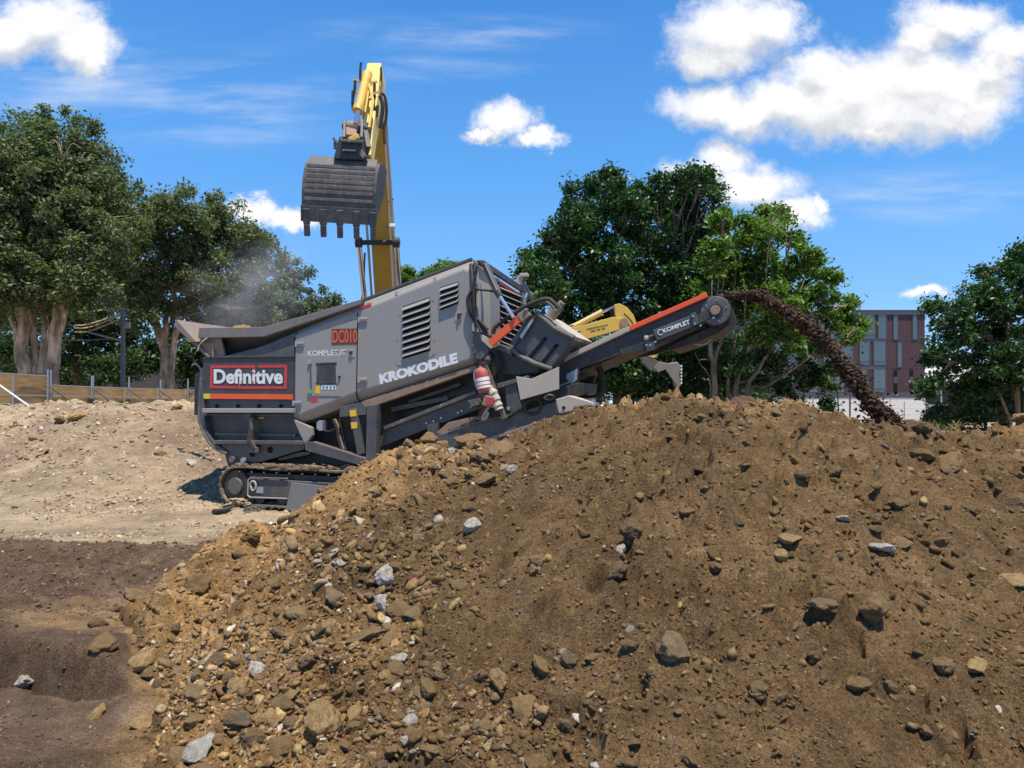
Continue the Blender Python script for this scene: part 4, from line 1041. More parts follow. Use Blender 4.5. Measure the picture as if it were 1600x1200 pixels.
# gusset plate with round holes, cross braces, diagonal
gs = plate('gusset_plate', [(345, 694), (476, 695), (475, 702), (406, 722), (398, 722), (362, 718), (352, 706)], 0.02, 0.10, dark_steel)
for px, py, r in ((394, 708, 0.07), (422, 703, 0.06)):
    c = M.p(px, py, 0.018); MB().cyl(c, c + Vector((0, -0.006, 0)), r, 16).build('round_hole', black, gs)
for px, py, r in ((382, 719, 0.05), (364, 718, 0.06)):
    c = M.p(px, py, 0.0); MB().cyl(c, c + Vector((0, -0.05, 0)), r, 14).build('pin', silver if px == 382 else worn_steel, gs)
plate('diagonal_beam', [(476, 691), (488, 690), (570, 716), (573, 727), (561, 727), (477, 704)], -0.08, 0.06, dark_steel, bevel=0.008)
plate('vertical_post', [(573, 634), (589, 632), (587, 729), (571, 729)], -0.04, 0.10, dark_steel, bevel=0.01)
plate('leaning_link', [(545, 638), (557, 638), (568, 709), (558, 711)], -0.02, 0.05, dark_steel, bevel=0.008)
plate('warning_sticker', [(546, 641), (556, 640), (557, 650), (547, 651)], -0.026, -0.02, sticker_yellow, bevel=0)
plate('warning_sticker', [(548, 660), (558, 659), (558, 669), (549, 670)], -0.026, -0.02, sticker_yellow, bevel=0)
plate('link_bracket', [(531, 636), (566, 628), (572, 636), (572, 648), (530, 652)], -0.01, 0.12, dark_steel, bevel=0.008)
plate('front_leg_plate', [(458, 655), (486, 668), (487, 680), (480, 691), (474, 690)], 0.0, 0.09, grey_paint, bevel=0.008)
b = MB(); b.box(M.p(503, 665, 0.1), (0.15, 0.12, 0.13)); b.box(M.p(503, 665, 0.04), (0.09, 0.1, 0.18)); b.build('valve_block', silver, mach, bevel=0.01)
for k in range(5):
    MB().tube(curve_pts([M.p(x, y, 0.05 + 0.03 * k) for x, y in ((520 + k * 3, 655), (526 + k * 2, 668), (529 + k * 2, 685), (534 + k * 2, 702))], 16), 0.028, 8).build('hose', rusty if k % 2 else rubber, mach, smooth=True)
MB().tube(curve_pts([M.p(x, y, 0.05) for x, y in ((505, 672), (515, 674), (524, 670), (530, 676))], 12), 0.014, 6).build('hose', rubber, mach, smooth=True)
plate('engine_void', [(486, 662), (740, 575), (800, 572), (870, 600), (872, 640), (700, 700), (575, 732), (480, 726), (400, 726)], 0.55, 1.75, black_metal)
plate('lower_brace', [(434, 716), (470, 706), (484, 706), (484, 710), (436, 720)], 0.10, 0.16, dark_steel)
# --- chassis rails
plate('hood_sill', [(566, 627), (742, 571), (748, 577), (576, 637)], 0.04, 0.16, rusty, bevel=0.006)
up_ = plate('upper_rail', [(590, 676), (604, 668), (744, 613), (762, 612), (764, 634), (745, 640), (590, 700)], 0.18, 0.30, dark_steel, bevel=0.01)
MB().bar(M.p(601, 669, 0.14), M.p(744, 613, 0.14), 0.06, 0.06).build('rail_lip', worn_steel, up_, bevel=0.006)
for x, y in ((667, 661), (678, 658), (716, 645), (722, 642), (736, 636), (690, 653)):
    c = M.p(x, y, 0.17); MB().cyl(c, c + Vector((0, -0.02, 0)), 0.016, 8).build('bolt', silver, up_)
plate('rail_bracket', [(667, 664), (684, 660), (684, 680), (668, 676)], 0.12, 0.20, dark_steel, bevel=0.006)
MB().bar(M.p(612, 640, 0.35), M.p(700, 622, 0.35), 0.05, 0.08).build('inner_rail', worn_steel, mach, bevel=0.006)
MB().bar(M.p(640, 628, 0.40), M.p(720, 600, 0.40), 0.05, 0.06).build('inner_rail', dark_steel, mach, bevel=0.006)
lr = plate('lower_rail', [(586, 712), (690, 678), (770, 655), (872, 627), (930, 622), (926, 634), (875, 650), (752, 692), (586, 738)], -0.02, 0.12, dark_steel, bevel=0.01)
MB().bar(M.p(700, 672, -0.03), M.p(810, 645, -0.03), 0.02, 0.03).build('rail_lip', worn_steel, lr, bevel=0.004)
MB().bar(M.p(720, 700, -0.05), M.p(874, 651, -0.05), 0.05, 0.05).build('rail_lip', rusty, lr, bevel=0.006)
plate('inner_plate', [(682, 676), (700, 660), (745, 650), (742, 664), (690, 680)], 0.05, 0.10, rusty)
plate('cross_member', [(788, 600), (806, 596), (814, 640), (800, 648), (792, 640)], 0.02, 0.3, dark_steel, bevel=0.01)
plate('cross_member', [(776, 600), (826, 586), (826, 592), (776, 608)], -0.02, 0.2, worn_steel, bevel=0.008)
c = M.p(795, 638, 0.01); MB().cyl(c, c + Vector((0, -0.03, 0)), 0.03, 12).build('bolt', silver, mach)
plate('side_bracket', [(730, 626), (750, 622), (752, 632), (736, 636)], 0.08, 0.14, worn_steel, bevel=0.006)
# beige chute plate and end cap
plate('chute_plate', [(806, 588), (830, 592), (873, 573), (873, 608), (813, 625)], -0.14, -0.11, pale_plate, bevel=0.006)
plate('end_cap', [(868, 624), (888, 618), (924, 628), (927, 633), (897, 636), (894, 642), (873, 646)], -0.20, 0.1, pale_plate, bevel=0.012)
c = M.p(881, 637, -0.20); MB().cyl(c, c + Vector((0, -0.02, 0)), 0.025, 10).build('bolt', black, mach)
MB().bar(M.p(924, 626, -0.12), M.p(931, 638, -0.12), 0.02, 0.09).build('end_tab', silver, mach)
MB().tube(curve_pts([M.p(x, y, -0.05) for x, y in ((814, 641), (824, 628), (838, 623), (845, 630), (840, 644), (826, 646), (813, 641), (800, 648), (786, 655))], 40), 0.022, 8).build('hose', rubber, mach, smooth=True)
MB().tube(curve_pts([M.p(x, y, 0.0) for x, y in ((850, 622), (858, 617), (866, 620), (858, 625), (850, 622))], 20), 0.014, 8).build('cable', worn_steel, mach, smooth=True)
# extinguisher post, dusty covered valve gear
pb = MB(); pb.bar(M.p(757, 566, -0.10), M.p(789, 655, -0.10), 0.07, 0.07); pb.build('leaning_post', worn_steel, mach, bevel=0.008)
MB().tube(curve_pts([M.p(x, y, -0.12) for x, y in ((745, 606), (741, 590), (742, 580), (750, 576), (757, 580))], 16), 0.014, 6).build('bracket_wire', silver, mach, smooth=True)
MB().tube(curve_pts([M.p(x, y, -0.16) for x, y in ((762, 606), (771, 615), (776, 628), (780, 640))], 12), [0.07 + 0.012 * math.sin(i * 2.1) for i in range(13)], 10).build('wrapped_valve', pale_plate, mach)
b = MB(); b.box(M.p(765, 627, -0.18), (0.19, 0.14, 0.17), Matrix.Rotation(0.2, 3, 'Y')); b.build('valve_box', rusty, mach, bevel=0.015)
plate('valve_emblem', [(760, 622), (770, 621), (771, 631), (761, 632)], -0.262, -0.25, red, bevel=0)
MB().tube([M.p(752, 612, -0.15), M.p(760, 610, -0.15), M.p(768, 612, -0.15)], 0.05, 8).build('valve_gear', worn_steel, mach)
MB().tube(curve_pts([M.p(x, y, -0.15) for x, y in ((764, 636), (758, 645), (754, 655), (760, 652), (763, 644), (758, 656))], 20), 0.022, 6).build('rag', pale_plate, mach)
MB().tube(curve_pts([M.p(x, y, -0.05) for x, y in ((720, 664), (735, 658), (752, 652), (772, 656))], 10), 0.02, 6).build('cable', worn_steel, mach)
# --- tracks
def make_track(d0, d1, name='track'):
    root = MB()
    lc = M.p(366, 759, d0); R = 0.335; rc_u = lc.x + 3.9
    lcz = float(lc.z)
    path = []; n1 = 26; n2 = 9
    for k in range(n1): path.append((lc.x + (rc_u - lc.x) * k / n1, lcz + R + 0.012 * math.sin(k * 0.8), 0.0))
    for k in range(n2): a = math.pi / 2 - math.pi * k / n2; path.append((rc_u + R * math.cos(a), lcz + R * math.sin(a), a - math.pi / 2))
    for k in range(n1): path.append((rc_u - (rc_u - lc.x) * k / n1, lcz - R, math.pi))
    for k in range(n2): a = -math.pi / 2 - math.pi * k / n2; path.append((lc.x + R * math.cos(a), lcz + R * math.sin(a), a - math.pi / 2))
    b = MB(); L = len(path)
    for i in range(L):
        u, z, _ = path[i]; u2, z2, _ = path[(i + 1) % L]
        c = Vector(((u + u2) / 2, (d0 + d1) / 2, (z + z2) / 2)); dx, dz = u2 - u, z2 - z; l = math.hypot(dx, dz); R3 = Matrix.Rotation(-math.atan2(dz, dx), 3, 'Y')
        b.box(c, (l * 0.94, d1 - d0, 0.035), R3)
        nrm = Vector((-dz / l, 0, dx / l)) * 0.03
        b.box(c + nrm, (0.03, d1 - d0, 0.035), R3)
        b.box(c - nrm, (l * 0.8, 0.10, 0.05), R3)
    t = b.build(name, worn_track, mach, bevel=0.004)
    w = MB(); w.cyl((lc.x, d0 + 0.05, lcz), (lc.x, d1 - .05, lcz), R - 0.05, 28); wh = w.build('idler_wheel', black_metal, mach, bevel=0.02)
    hb = MB(); hb.cyl((lc.x, d0 + 0.0, lcz - .01), (lc.x, d0 + 0.06, lcz - .01), 0.155, 28); hb.build('wheel_hub', dark_steel, wh, bevel=0.015)
    w = MB(); w.cyl((rc_u, d0 + 0.05, lcz), (rc_u, d1 - .05, lcz), R - 0.05, 28); w.build('drive_sprocket', black_metal, mach, bevel=0.02)
    for k in range(7):
        uu = lc.x + 0.52 + k * 0.48
        MB().cyl((uu, d0 + 0.06, lcz - R + 0.12), (uu, d1 - 0.06, lcz - R + 0.12), 0.10, 18).build('track_roller', black_metal, mach, bevel=0.01)
    for k in range(14):
        uu = lc.x + 0.1 + k * 0.27
        MB().cyl((uu, d0 + 0.01, lcz + R - 0.075), (uu, d0 + 0.05, lcz + R - 0.075), 0.012, 8).build('track_pin', silver, mach)
    return lc, R
worn_track = paint('track_steel', (0.10, 0.085, 0.07), 0.6, metal=0.2, dust=0.75, dustc=(0.32, 0.24, 0.165), bump=0.3)
lc, R = make_track(-0.12, 0.34)
make_track(1.75, 2.2)
plate('track_chain_guard', [(372, 738), (560, 746), (556, 760), (376, 750)], -0.02, 0.22, black_metal)
tf = plate('track_frame', [(389, 747), (556, 757), (552, 780), (449, 778), (388, 776), (387, 752)], -0.10, 0.30, dark_steel, bevel=0.02)
MB().tube([M.p(x, y, -0.12) for x, y in ((392, 746), (388, 750), (387, 774), (391, 777), (449, 779))], 0.016, 6).build('frame_trim', light_grey, tf)
MB().tube([M.p(x, y, -0.12) for x, y in ((392, 746), (450, 748))], 0.016, 6).build('frame_trim', worn_steel, tf)
plate('rating_plate', [(400, 761), (411, 761), (411, 771), (400, 770)], -0.112, -0.10, light_grey, tf, bevel=0)
MB().tube(curve_pts([M.p(x, y, -0.13) for x, y in ((393, 763), (391, 757), (394, 752), (398, 753), (400, 759), (398, 765), (394, 766), (393, 763))], 20), 0.018, 6).build('shackle', pale_plate, tf, smooth=True)
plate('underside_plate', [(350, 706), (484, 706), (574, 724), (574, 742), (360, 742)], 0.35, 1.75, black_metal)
dirt = MB()
for k in range(46):
    u = lc.x + 0.05 + k * 0.085; 
    dirt.box((u, 0.11 + random.uniform(-.1, .1), lc.z + R + 0.045), (0.12, 0.34, 0.035 + random.random() * 0.05), Matrix.Rotation(random.uniform(-.25, .25), 3, 'Y'))
dirt.build('caked_dirt', ground_mat, mach, bevel=0.02)
leans = MB(); leans.prism(P([(455, 754), (521, 761), (504, 802), (446, 797)], -0.30), -0.30, -0.27)
tag(leans.build('metal_sheet', slab_plate, None, bevel=0.004), 'blue grey metal sheet leaning on the track frame beside the heap', 'sheet')
bpy.data.objects['metal_sheet'].location = MO; bpy.data.objects['metal_sheet'].rotation_euler = (0, 0, YAW)
# --- discharge conveyor
DC = 0.45
def cplate(name, pts, d0, d1, mat, parent, bevel=0.006): return MB().prism(P(pts, DC), DC + d0, DC + d1).build(name, mat, parent, bevel=bevel)
cv = cplate('conveyor_frame', [(872, 570), (984, 521), (1106, 466), (1114, 477), (1110, 500), (1085, 517), (1008, 546), (970, 553), (906, 576), (900, 600), (873, 605)], 0.0, 0.05, black_metal, mach)
MB().prism(P([(872, 570), (984, 521), (1106, 466), (1114, 477), (1110, 500), (1085, 517), (1008, 546), (970, 553), (906, 576), (900, 600), (873, 605)], DC), DC + 1.15, DC + 1.2).build('conveyor_frame', black_metal, mach)
MB().bar(M.p(870, 567, DC - 0.02), M.p(984, 513.5, DC - 0.02), 0.09, 0.075).build('conveyor_edge', pale_plate, mach, bevel=0.008)
MB().bar(M.p(985, 513.5, DC - 0.02), M.p(1105, 461, DC - 0.02), 0.09, 0.075).build('conveyor_edge', orange, mach, bevel=0.008)
MB().bar(M.p(870, 567, DC + 1.2), M.p(1105, 461, DC + 1.2), 0.09, 0.075).build('conveyor_edge', pale_plate, mach, bevel=0.008)
rc = M.p(1119, 487, DC + 0.1)
MB().bar(M.p(878, 600, DC + 0.6) , M.p(1100, 505, DC + 0.6), 1.05, 0.03).build('return_belt', rubber, mach)
MB().bar(M.p(878, 575, DC + 0.6), M.p(1112, 470, DC + 0.6), 1.0, 0.03).build('conveyor_belt', rubber, mach)
MB().cyl((rc.x, DC + 0.06, rc.z), (rc.x, DC + 1.14, rc.z), 0.235, 32).build('head_roller', rubber, mach, bevel=0.01)
hd = MB(); hd.cyl((rc.x, DC - 0.03, rc.z), (rc.x, DC + 0.03, rc.z), 0.215, 32); hdo = hd.build('roller_guard', worn_steel, mach, bevel=0.01)
MB().cyl((rc.x, DC - 0.10, rc.z), (rc.x, DC - 0.03, rc.z), 0.075, 8).build('axle_nut', rusty, hdo, bevel=0.006)
MB().cyl((rc.x, DC - 0.05, rc.z), (rc.x, DC - 0.03, rc.z), 0.11, 20).build('axle_plate', black_metal, hdo)
for an in (0.3, 1.4, 2.6, 3.8, 5.0):
    c = Vector((rc.x + 0.16 * math.cos(an), DC - 0.03, rc.z + 0.16 * math.sin(an))); MB().cyl(c, c + Vector((0, -0.015, 0)), 0.012, 8).build('bolt', silver, hdo)
cplate('bearing_arm', [(1083, 497), (1108, 482), (1112, 496), (1086, 511)], -0.05, 0.0, black_metal, mach)
tb = cplate('tensioner_box', [(1021, 517), (1080, 494), (1086, 511), (1028, 533)], -0.10, 0.0, dark_steel, mach, 0.008)
text_mesh('KOMPLET', 'lettering', white, tb, M.q(1037, 520.5, DC - .11), M.q(1079, 505.5, DC - .11), M.q(1034.5, 514, DC - .11), DC - 0.103, bold=0.03)
b = MB(); n = 14
for k in range(n):
    a = 0.9 + 4.6 * k / n; a2 = 0.9 + 4.6 * (k + 1) / n; c = M.p(1032, 519, DC - 0.106)
    b.bar(c + Vector((0.04 * math.cos(a), 0, 0.04 * math.sin(a))), c + Vector((0.04 * math.cos(a2), 0, 0.04 * math.sin(a2))), 0.006, 0.012)
b.build('logo_ring', white, tb)
cplate('tensioner_clamp', [(1080, 492), (1088, 489), (1093, 507), (1085, 511)], -0.13, 0.0, dark_steel, mach)
cplate('tensioner_clamp', [(1009, 540), (1023, 534), (1027, 545), (1012, 549)], -0.08, 0.0, dark_steel, mach)
MB().cyl(M.p(1011, 528, DC - 0.07), M.p(1026, 522, DC - 0.07), 0.022, 10).build('tension_screw', worn_steel, mach)
c = M.p(1010, 528, DC - 0.07); MB().box(c, (0.07, 0.07, 0.07)).build('screw_head', pale_plate, mach, bevel=0.02)
for x, y in ((1083, 494), (1086, 506), (1016, 539), (1010, 539), (1024, 534), (1115, 497), (1095, 509)):
    c = M.p(x, y, DC - 0.12); MB().cyl(c, c + Vector((0, -0.03 if x > 1030 else 0.03, 0)), 0.016, 8).build('bolt', silver, mach)
cplate('belly_guard', [(1040, 540), (1110, 508), (1135, 497), (1143, 492), (1138, 506), (1122, 519), (1080, 536), (1048, 546)], 0.12, 1.1, rubber, mach, 0.02)
cplate('frame_flange', [(968, 547), (1008, 534), (1010, 548), (970, 554)], -0.03, 0.0, black_metal, mach)
MB().tube(curve_pts([M.p(x, y, DC + .2) for x, y in ((1086, 537), (1095, 539), (1105, 536), (1111, 530))], 12), 0.014, 6).build('cable', silver, mach)
cplate('frame_gusset', [(886, 585), (903, 576), (902, 594), (894, 601), (886, 592)], -0.05, 0.0, silver, mach)
MB().cyl(M.p(874, 604, DC - 0.05), M.p(890, 597, DC - 0.05), 0.018, 8).build('adjusting_rod', pale_plate, mach)
c = M.p(869, 566, DC - 0.05); MB().box(c, (0.10, 0.08, 0.10)).build('edge_end', yellow, mach, bevel=0.02)
plate('tail_box', [(826, 596), (873, 606), (905, 597), (905, 614), (872, 624), (828, 626)], 0.2, 1.4, black_metal, bevel=0.01)
plate('tail_strut', [(893, 598), (903, 596), (912, 615), (906, 618)], 0.5, 0.6, black_metal)
MB().tube(curve_pts([M.p(x, y, 0.9) for x, y in ((905, 575), (930, 572), (940, 585), (940, 610), (930, 621), (900, 622))], 30), 0.055, 10).build('hose', rubber, mach, smooth=True)
MB().bar(M.p(818, 440, 1.9), M.p(832, 470, 1.9), 0.05, 0.05).build('far_strut', dark_steel, mach)
b = MB(); b.bar(M.p(808, 446, 2.0), M.p(814, 432, 2.0), 0.05, 0.12); b.box(M.p(819, 430, 2.0), (0.16, 0.1, 0.07)); b.build('work_lamp', pale_plate, mach, bevel=0.01)

# --- fire extinguisher hanging on the post
ext = empty('fire_extinguisher', M.o + M.R @ M.p(757, 609, -0.18), YAW, 'red and white fire extinguisher strapped under the hood corner of the machine', 'fire extinguisher')
eo = M.p(757, 609, -0.18)
tilt = Matrix.Rotation(-0.20, 3, 'Y')
def lathe(prof, n=20):
    b = MB()
    for r, z in prof:
        for k in range(n): b.v.append(tuple(tilt @ Vector((r * math.cos(6.2832 * k / n), r * math.sin(6.2832 * k / n), z))))
    for i in range(len(prof) - 1):
        for k in range(n): b.f.append((i * n + k, i * n + (k + 1) % n, (i + 1) * n + (k + 1) % n, (i + 1) * n + k))
    b.f.append(tuple(range(n - 1, -1, -1))); b.f.append(tuple((len(prof) - 1) * n + k for k in range(n)))
    return b
lathe([(0.09, -0.05), (0.11, -0.02), (0.112, 0.22), (0.105, 0.29), (0.08, 0.33), (0.04, 0.35), (0.03, 0.38)]).build('cylinder_body', dull_red, ext, smooth=True)
lathe([(0.1135, 0.02), (0.1135, 0.19)]).build('paper_label', white, ext, smooth=True)
lathe([(0.115, 0.06), (0.115, 0.075)]).build('label_stripe', red, ext); lathe([(0.115, 0.12), (0.115, 0.135)]).build('label_stripe', red, ext)
b = MB(); b.bar((-0.10, 0, 0.41), (0.06, 0, 0.40), 0.03, 0.03); b.bar((-0.10, 0, 0.45), (0.04, 0, 0.43), 0.02, 0.02); b.build('squeeze_handle', black_metal, ext, bevel=0.004)

# --- soil thrown off the conveyor
r = np.random.default_rng(11)
pth = curve_pts([M.p(x, y, 1.02) for x, y in ((1108, 470), (1135, 464), (1160, 461), (1192, 466), (1228, 487), (1262, 510), (1298, 545), (1325, 580), (1347, 612), (1366, 636), (1385, 652), (1404, 668))], 120)
pth = np.array([p[:] for p in pth]); n = 15000
ts = r.random(n); idx = ts * 120; i0 = np.minimum(idx.astype(int), 119); fr = (idx - i0)[:, None]
ctr = pth[i0] * (1 - fr) + pth[i0 + 1] * fr
rad = 0.040 + 0.060 * sstep(0.05, 0.5, ts) + 0.02 * np.sin(ts * 31) * sstep(0.1, 0.3, ts) + 0.045 * ts
dirs = r.normal(size=(n, 3)); dirs /= np.linalg.norm(dirs, axis=1)[:, None]
rr = np.where(r.random(n) < 0.91, r.random(n) ** 0.5, 1.0 + r.random(n) ** 2 * 1.6)
off = dirs * (rad * rr)[:, None]; off[:, 1] *= 2.6; off[:, 2] *= 0.85
ctr = ctr + off
s = 0.006 + 0.028 * r.random(n) ** 2.2
big = r.random(n) < 0.012; s[big] *= 1.7
protos = [rock_shape(700 + k, ICO1[0], 8, 0.85, 0.2) for k in range(8)]; wh = r.integers(0, 8, n)
V = np.empty((n, len(ICO1[0]), 3), np.float32)
for i in range(n):
    a = r.uniform(0, 6.28); q = protos[wh[i]] * (s[i] * np.array([1.5, 1.0, 0.55])); ca, sa = math.cos(a), math.sin(a)
    tl = r.normal() * 0.7; x, z = q[:, 0] * math.cos(tl) - q[:, 2] * math.sin(tl), q[:, 0] * math.sin(tl) + q[:, 2] * math.cos(tl)
    V[i] = np.column_stack([x * ca - q[:, 1] * sa, x * sa + q[:, 1] * ca, z]) + ctr[i]
Fc = (ICO1[1][None] + (np.arange(n) * len(ICO1[0]))[:, None, None]).reshape(-1, 3)
ton = np.array([(0.055, 0.034, 0.023), (0.085, 0.054, 0.036), (0.14, 0.092, 0.06), (0.23, 0.16, 0.105)])[r.choice(4, n, p=[.4, .34, .19, .07])]
me = np_mesh('falling_soil', V.reshape(-1, 3), Fc, chip_mat, False, {'tone': ('FACE', np.repeat(ton, len(ICO1[1]), axis=0))})
fs = tag(link_mesh('falling_soil', me), 'arc of dark clumpy soil flying off the conveyor head', 'falling soil', kind='stuff'); fs.location = MO; fs.rotation_euler = (0, 0, YAW)
# pile that the soil lands on
def small_heap(name, cx, cy, R, H, mat, label, dampv, zb=None, seed=1, floor=None):
    n = 90; a = np.linspace(-1.3, 1.3, n); X, Y = np.meshgrid(a, a); rr = np.sqrt(X ** 2 + Y ** 2)
    wx, wy = X * R, Y * R
    Z = H * (1 - rr ** 1.7 * (1 + 0.2 * fbm(X * 1.5, Y * 1.5, 3, seed))) + 0.10 * H * fbm(wx * 3, wy * 3, 4, seed + 3)
    c, q = cells(wx * 7, wy * 7, seed); Z = Z + 0.12 * np.clip(0.5 - c, 0, 1) * q
    gz = ground_h(cx + wx, cy + wy)
    Z = np.maximum(Z + (gz.min() if zb is None else zb), (gz - 0.15) if floor is None else floor)
    me = np_mesh(name, np.column_stack([(cx + wx).ravel(), (cy + wy).ravel(), Z.ravel()]), grid_faces(n, n), mat, True,
                 {'damp': ('POINT', np.full(n * n, dampv)), 'pale': ('POINT', np.zeros(n * n))})
    return tag(link_mesh(name, me), label, 'soil heap')
ld = M.o + M.R @ M.p(1402, 668, 1.02)
small_heap('soil_heap', ld.x + .1, ld.y + 0.1, 2.6, 1.62, ground_mat, 'dark fresh pile growing where the thrown soil lands', 1.0, seed=5)
p_ = pix(1155, 604, 14.5)
small_heap('soil_heap', pix(1160, 604, 21).x, 21.0, 1.6, 1.85, ground_mat, 'dark brown low pile at the foot of the pale stemmed tree', 1.0, zb=0.05, seed=9)

hl = M.o + M.R @ M.p(378, 511, 0.85)
small_heap('soil_load', hl.x, hl.y, 0.62, 0.42, mound_mat, 'orange brown soil heaped inside the feed hopper', 0.0, zb=hl.z - 0.38, seed=12, floor=hl.z - 0.36)
# rope and chain on the ground by the track
def gp(px, py): return hit(px, py, ground_h)
b = MB(); pc = gp(376, 793)
pts = [pc + Vector((0.26 * math.sin(k * 1.13) * (0.6 + 0.4 * math.sin(k * 0.37)), 0.12 * math.cos(k * 1.7), 0.05 + 0.11 * abs(math.sin(k * 0.9)) * (1 if 4 < k < 20 else .4))) for k in range(26)]
b.tube(curve_pts(pts, 200), 0.016, 6)
tag(b.build('rope', paint('tan_rope', (0.50, 0.36, 0.20), 0.8, dust=.2), None, smooth=True), 'tangled tan rope dropped in front of the track wheel', 'rope')
b = MB()
for k in range(70):
    t = k / 69; c = gp(382 + 60 * t, 799 - 8 * t + 3 * math.sin(k)) + Vector((0, 0.05 * math.sin(k * 2.3), 0.02 + 0.02 * (k % 3)))
    a = random.uniform(0, 3.1); ring = [c + Vector((0.045 * math.cos(q) * math.cos(a), 0.045 * math.cos(q) * math.sin(a), 0.022 * math.sin(q))) for q in np.linspace(0, 6.283, 9)]
    b.tube(ring, 0.010, 5, caps=False)
tag(b.build('chain', worn_steel, None), 'heap of dark steel chain lying along the machine track', 'chain')
b = MB(); b.tube([gp(334, 804) + Vector((0, 0, .04)), gp(352, 802) + Vector((0, 0, .05))], 0.05, 10); b.tube([gp(352, 802) + Vector((0, 0, .05)), gp(362, 797) + Vector((0, 0, .05))], 0.03, 8)
tag(b.build('rubber_roller', rubber, None, bevel=0.01), 'short black rubber roller lying by the tangled rope', 'roller')
# ------------------------------------------------------------------ big excavator reaching over the hopper
XF = Frame((-3.25, 20.5, float(ground_h(-3.25, 20.5))), 0.0)
ex = empty('excavator', XF.o, 0, 'yellow excavator behind the machine holding its dark bucket high over the hopper', 'excavator')
def X(px, py, D): v = pix(px, py, D); return v - XF.o
def Xp(pts, D): return [X(x, y, D) for x, y in pts]
yellow_boom = paint('boom_yellow_shaded', (0.56, 0.30, 0.028), 0.42, dust=0.35, dustc=(0.40, 0.24, 0.10), bump=0.05, scale=1.2)  # darker copy of the yellow, with the boom's underside shade painted in
# boom: outline in the (y, z) plane carried across its width
def yz_prism(b, prof, x0, x1):
    """prof: (y,z) world, x0/x1 functions or numbers (world)"""
    n = len(prof); f0 = x0 if callable(x0) else (lambda y: x0); f1 = x1 if callable(x1) else (lambda y: x1)
    vs = [Vector((f0(y), y, z)) - XF.o for y, z in prof] + [Vector((f1(y), y, z)) - XF.o for y, z in prof]
    return b.add(vs, [tuple(range(n)), tuple(range(2 * n - 1, n - 1, -1))] + [(i, i + n, (i + 1) % n + n, (i + 1) % n) for i in range(n)])
boom_prof = [(19.9, 2.3), (19.4, 2.0), (18.0, 3.6), (16.9, 5.6), (16.0, 7.3), (15.35, 8.15), (15.1, 8.5), (15.35, 8.85), (15.9, 8.5), (17.0, 7.5), (18.0, 6.2), (18.9, 4.6), (19.9, 2.9)]
def cxm(y): return -3.03 - 0.055 * max(y - 15.2, 0)
yz_prism(MB(), boom_prof, lambda y: cxm(y) - 0.22, lambda y: cxm(y) + 0.22).build('boom', yellow_boom, ex, bevel=0.02)
b = MB()
for s in (-1, 1):
    b.bar(Vector((cxm(15.4) + s * 0.30, 15.4, 8.0)) - XF.o, Vector((cxm(17.0) + s * 0.30, 16.9, 5.7)) - XF.o, 0.05, 0.06)
    b.bar(Vector((cxm(17.0) + s * 0.30, 16.9, 5.7)) - XF.o, Vector((cxm(19) + s * 0.30, 18.6, 3.0)) - XF.o, 0.05, 0.06)
b.build('boom_pipe', pale_plate, ex)
for s in (-1, 1):
    x = cxm(17.5) + s * 0.44
    MB().cyl(Vector((x, 18.9, 2.1)) - XF.o, Vector((x, 17.6, 4.0)) - XF.o, 0.11, 14).build('boom_cylinder', yellow, ex)
    MB().cyl(Vector((x, 17.6, 4.0)) - XF.o, Vector((x, 16.75, 5.45)) - XF.o, 0.06, 12).build('cylinder_rod', chrome, ex)
    MB().cyl(Vector((x - 0.07, 16.72, 5.5)) - XF.o, Vector((x + 0.07, 16.72, 5.5)) - XF.o, 0.12, 14).build('cylinder_eye', black_metal, ex)
MB().cyl(Vector((cxm(17) - 0.5, 16.72, 5.5)) - XF.o, Vector((cxm(17) + 0.5, 16.72, 5.5)) - XF.o, 0.06, 12).build('boom_pin', black_metal, ex)
b = MB(); b.box(X(613, 353, 16.6), (0.16, 0.12, 0.09)); b.build('work_lamp', white, ex, bevel=0.02)
MB().bar(X(604, 355, 16.6), X(612, 353, 16.6), 0.03, 0.03).build('lamp_bracket', black_metal, ex)
MB().bar(X(604, 317, 16.5), X(615, 311, 16.5), 0.02, 0.02).build('grab_hook', black_metal, ex)
# stick
def xz(px, D): return (px - 800) / FPX * D
st = MB()
secs = [(15.7, 9.28, 0.62, 570.5, 593), (15.2, 8.9, 0.75, 569, 591.5), (14.9, 8.2, 0.62, 569, 588), (14.2, 7.15, 0.45, 565, 580), (13.8, 6.55, 0.36, 563, 577)]
vs = []
for D, z, h, xa, xb in secs:
    dy, dz = 0.86, 0.5   # across the stick, front-up to back-down
    xl, xr = xz(xa, D), xz(xb, D)
    for (x, s) in ((xl, 0), (xr, 0), (xr, 1), (xl, 1)):
        vs.append(Vector((x, D + s * h * dy, z - s * h * dz * 0.6)) - XF.o)
fs = [(0, 1, 2, 3), (19, 18, 17, 16)]
for i in range(4):
    for k in range(4): fs.append((i * 4 + k, i * 4 + (k + 1) % 4, (i + 1) * 4 + (k + 1) % 4, (i + 1) * 4 + k))
st.add(vs, fs); sto = st.build('stick', paint('yellow_lit', (0.78, 0.55, 0.10), 0.42, dust=0.3, dustc=(0.62, 0.5, 0.26), bump=0.05), ex, bevel=0.02)
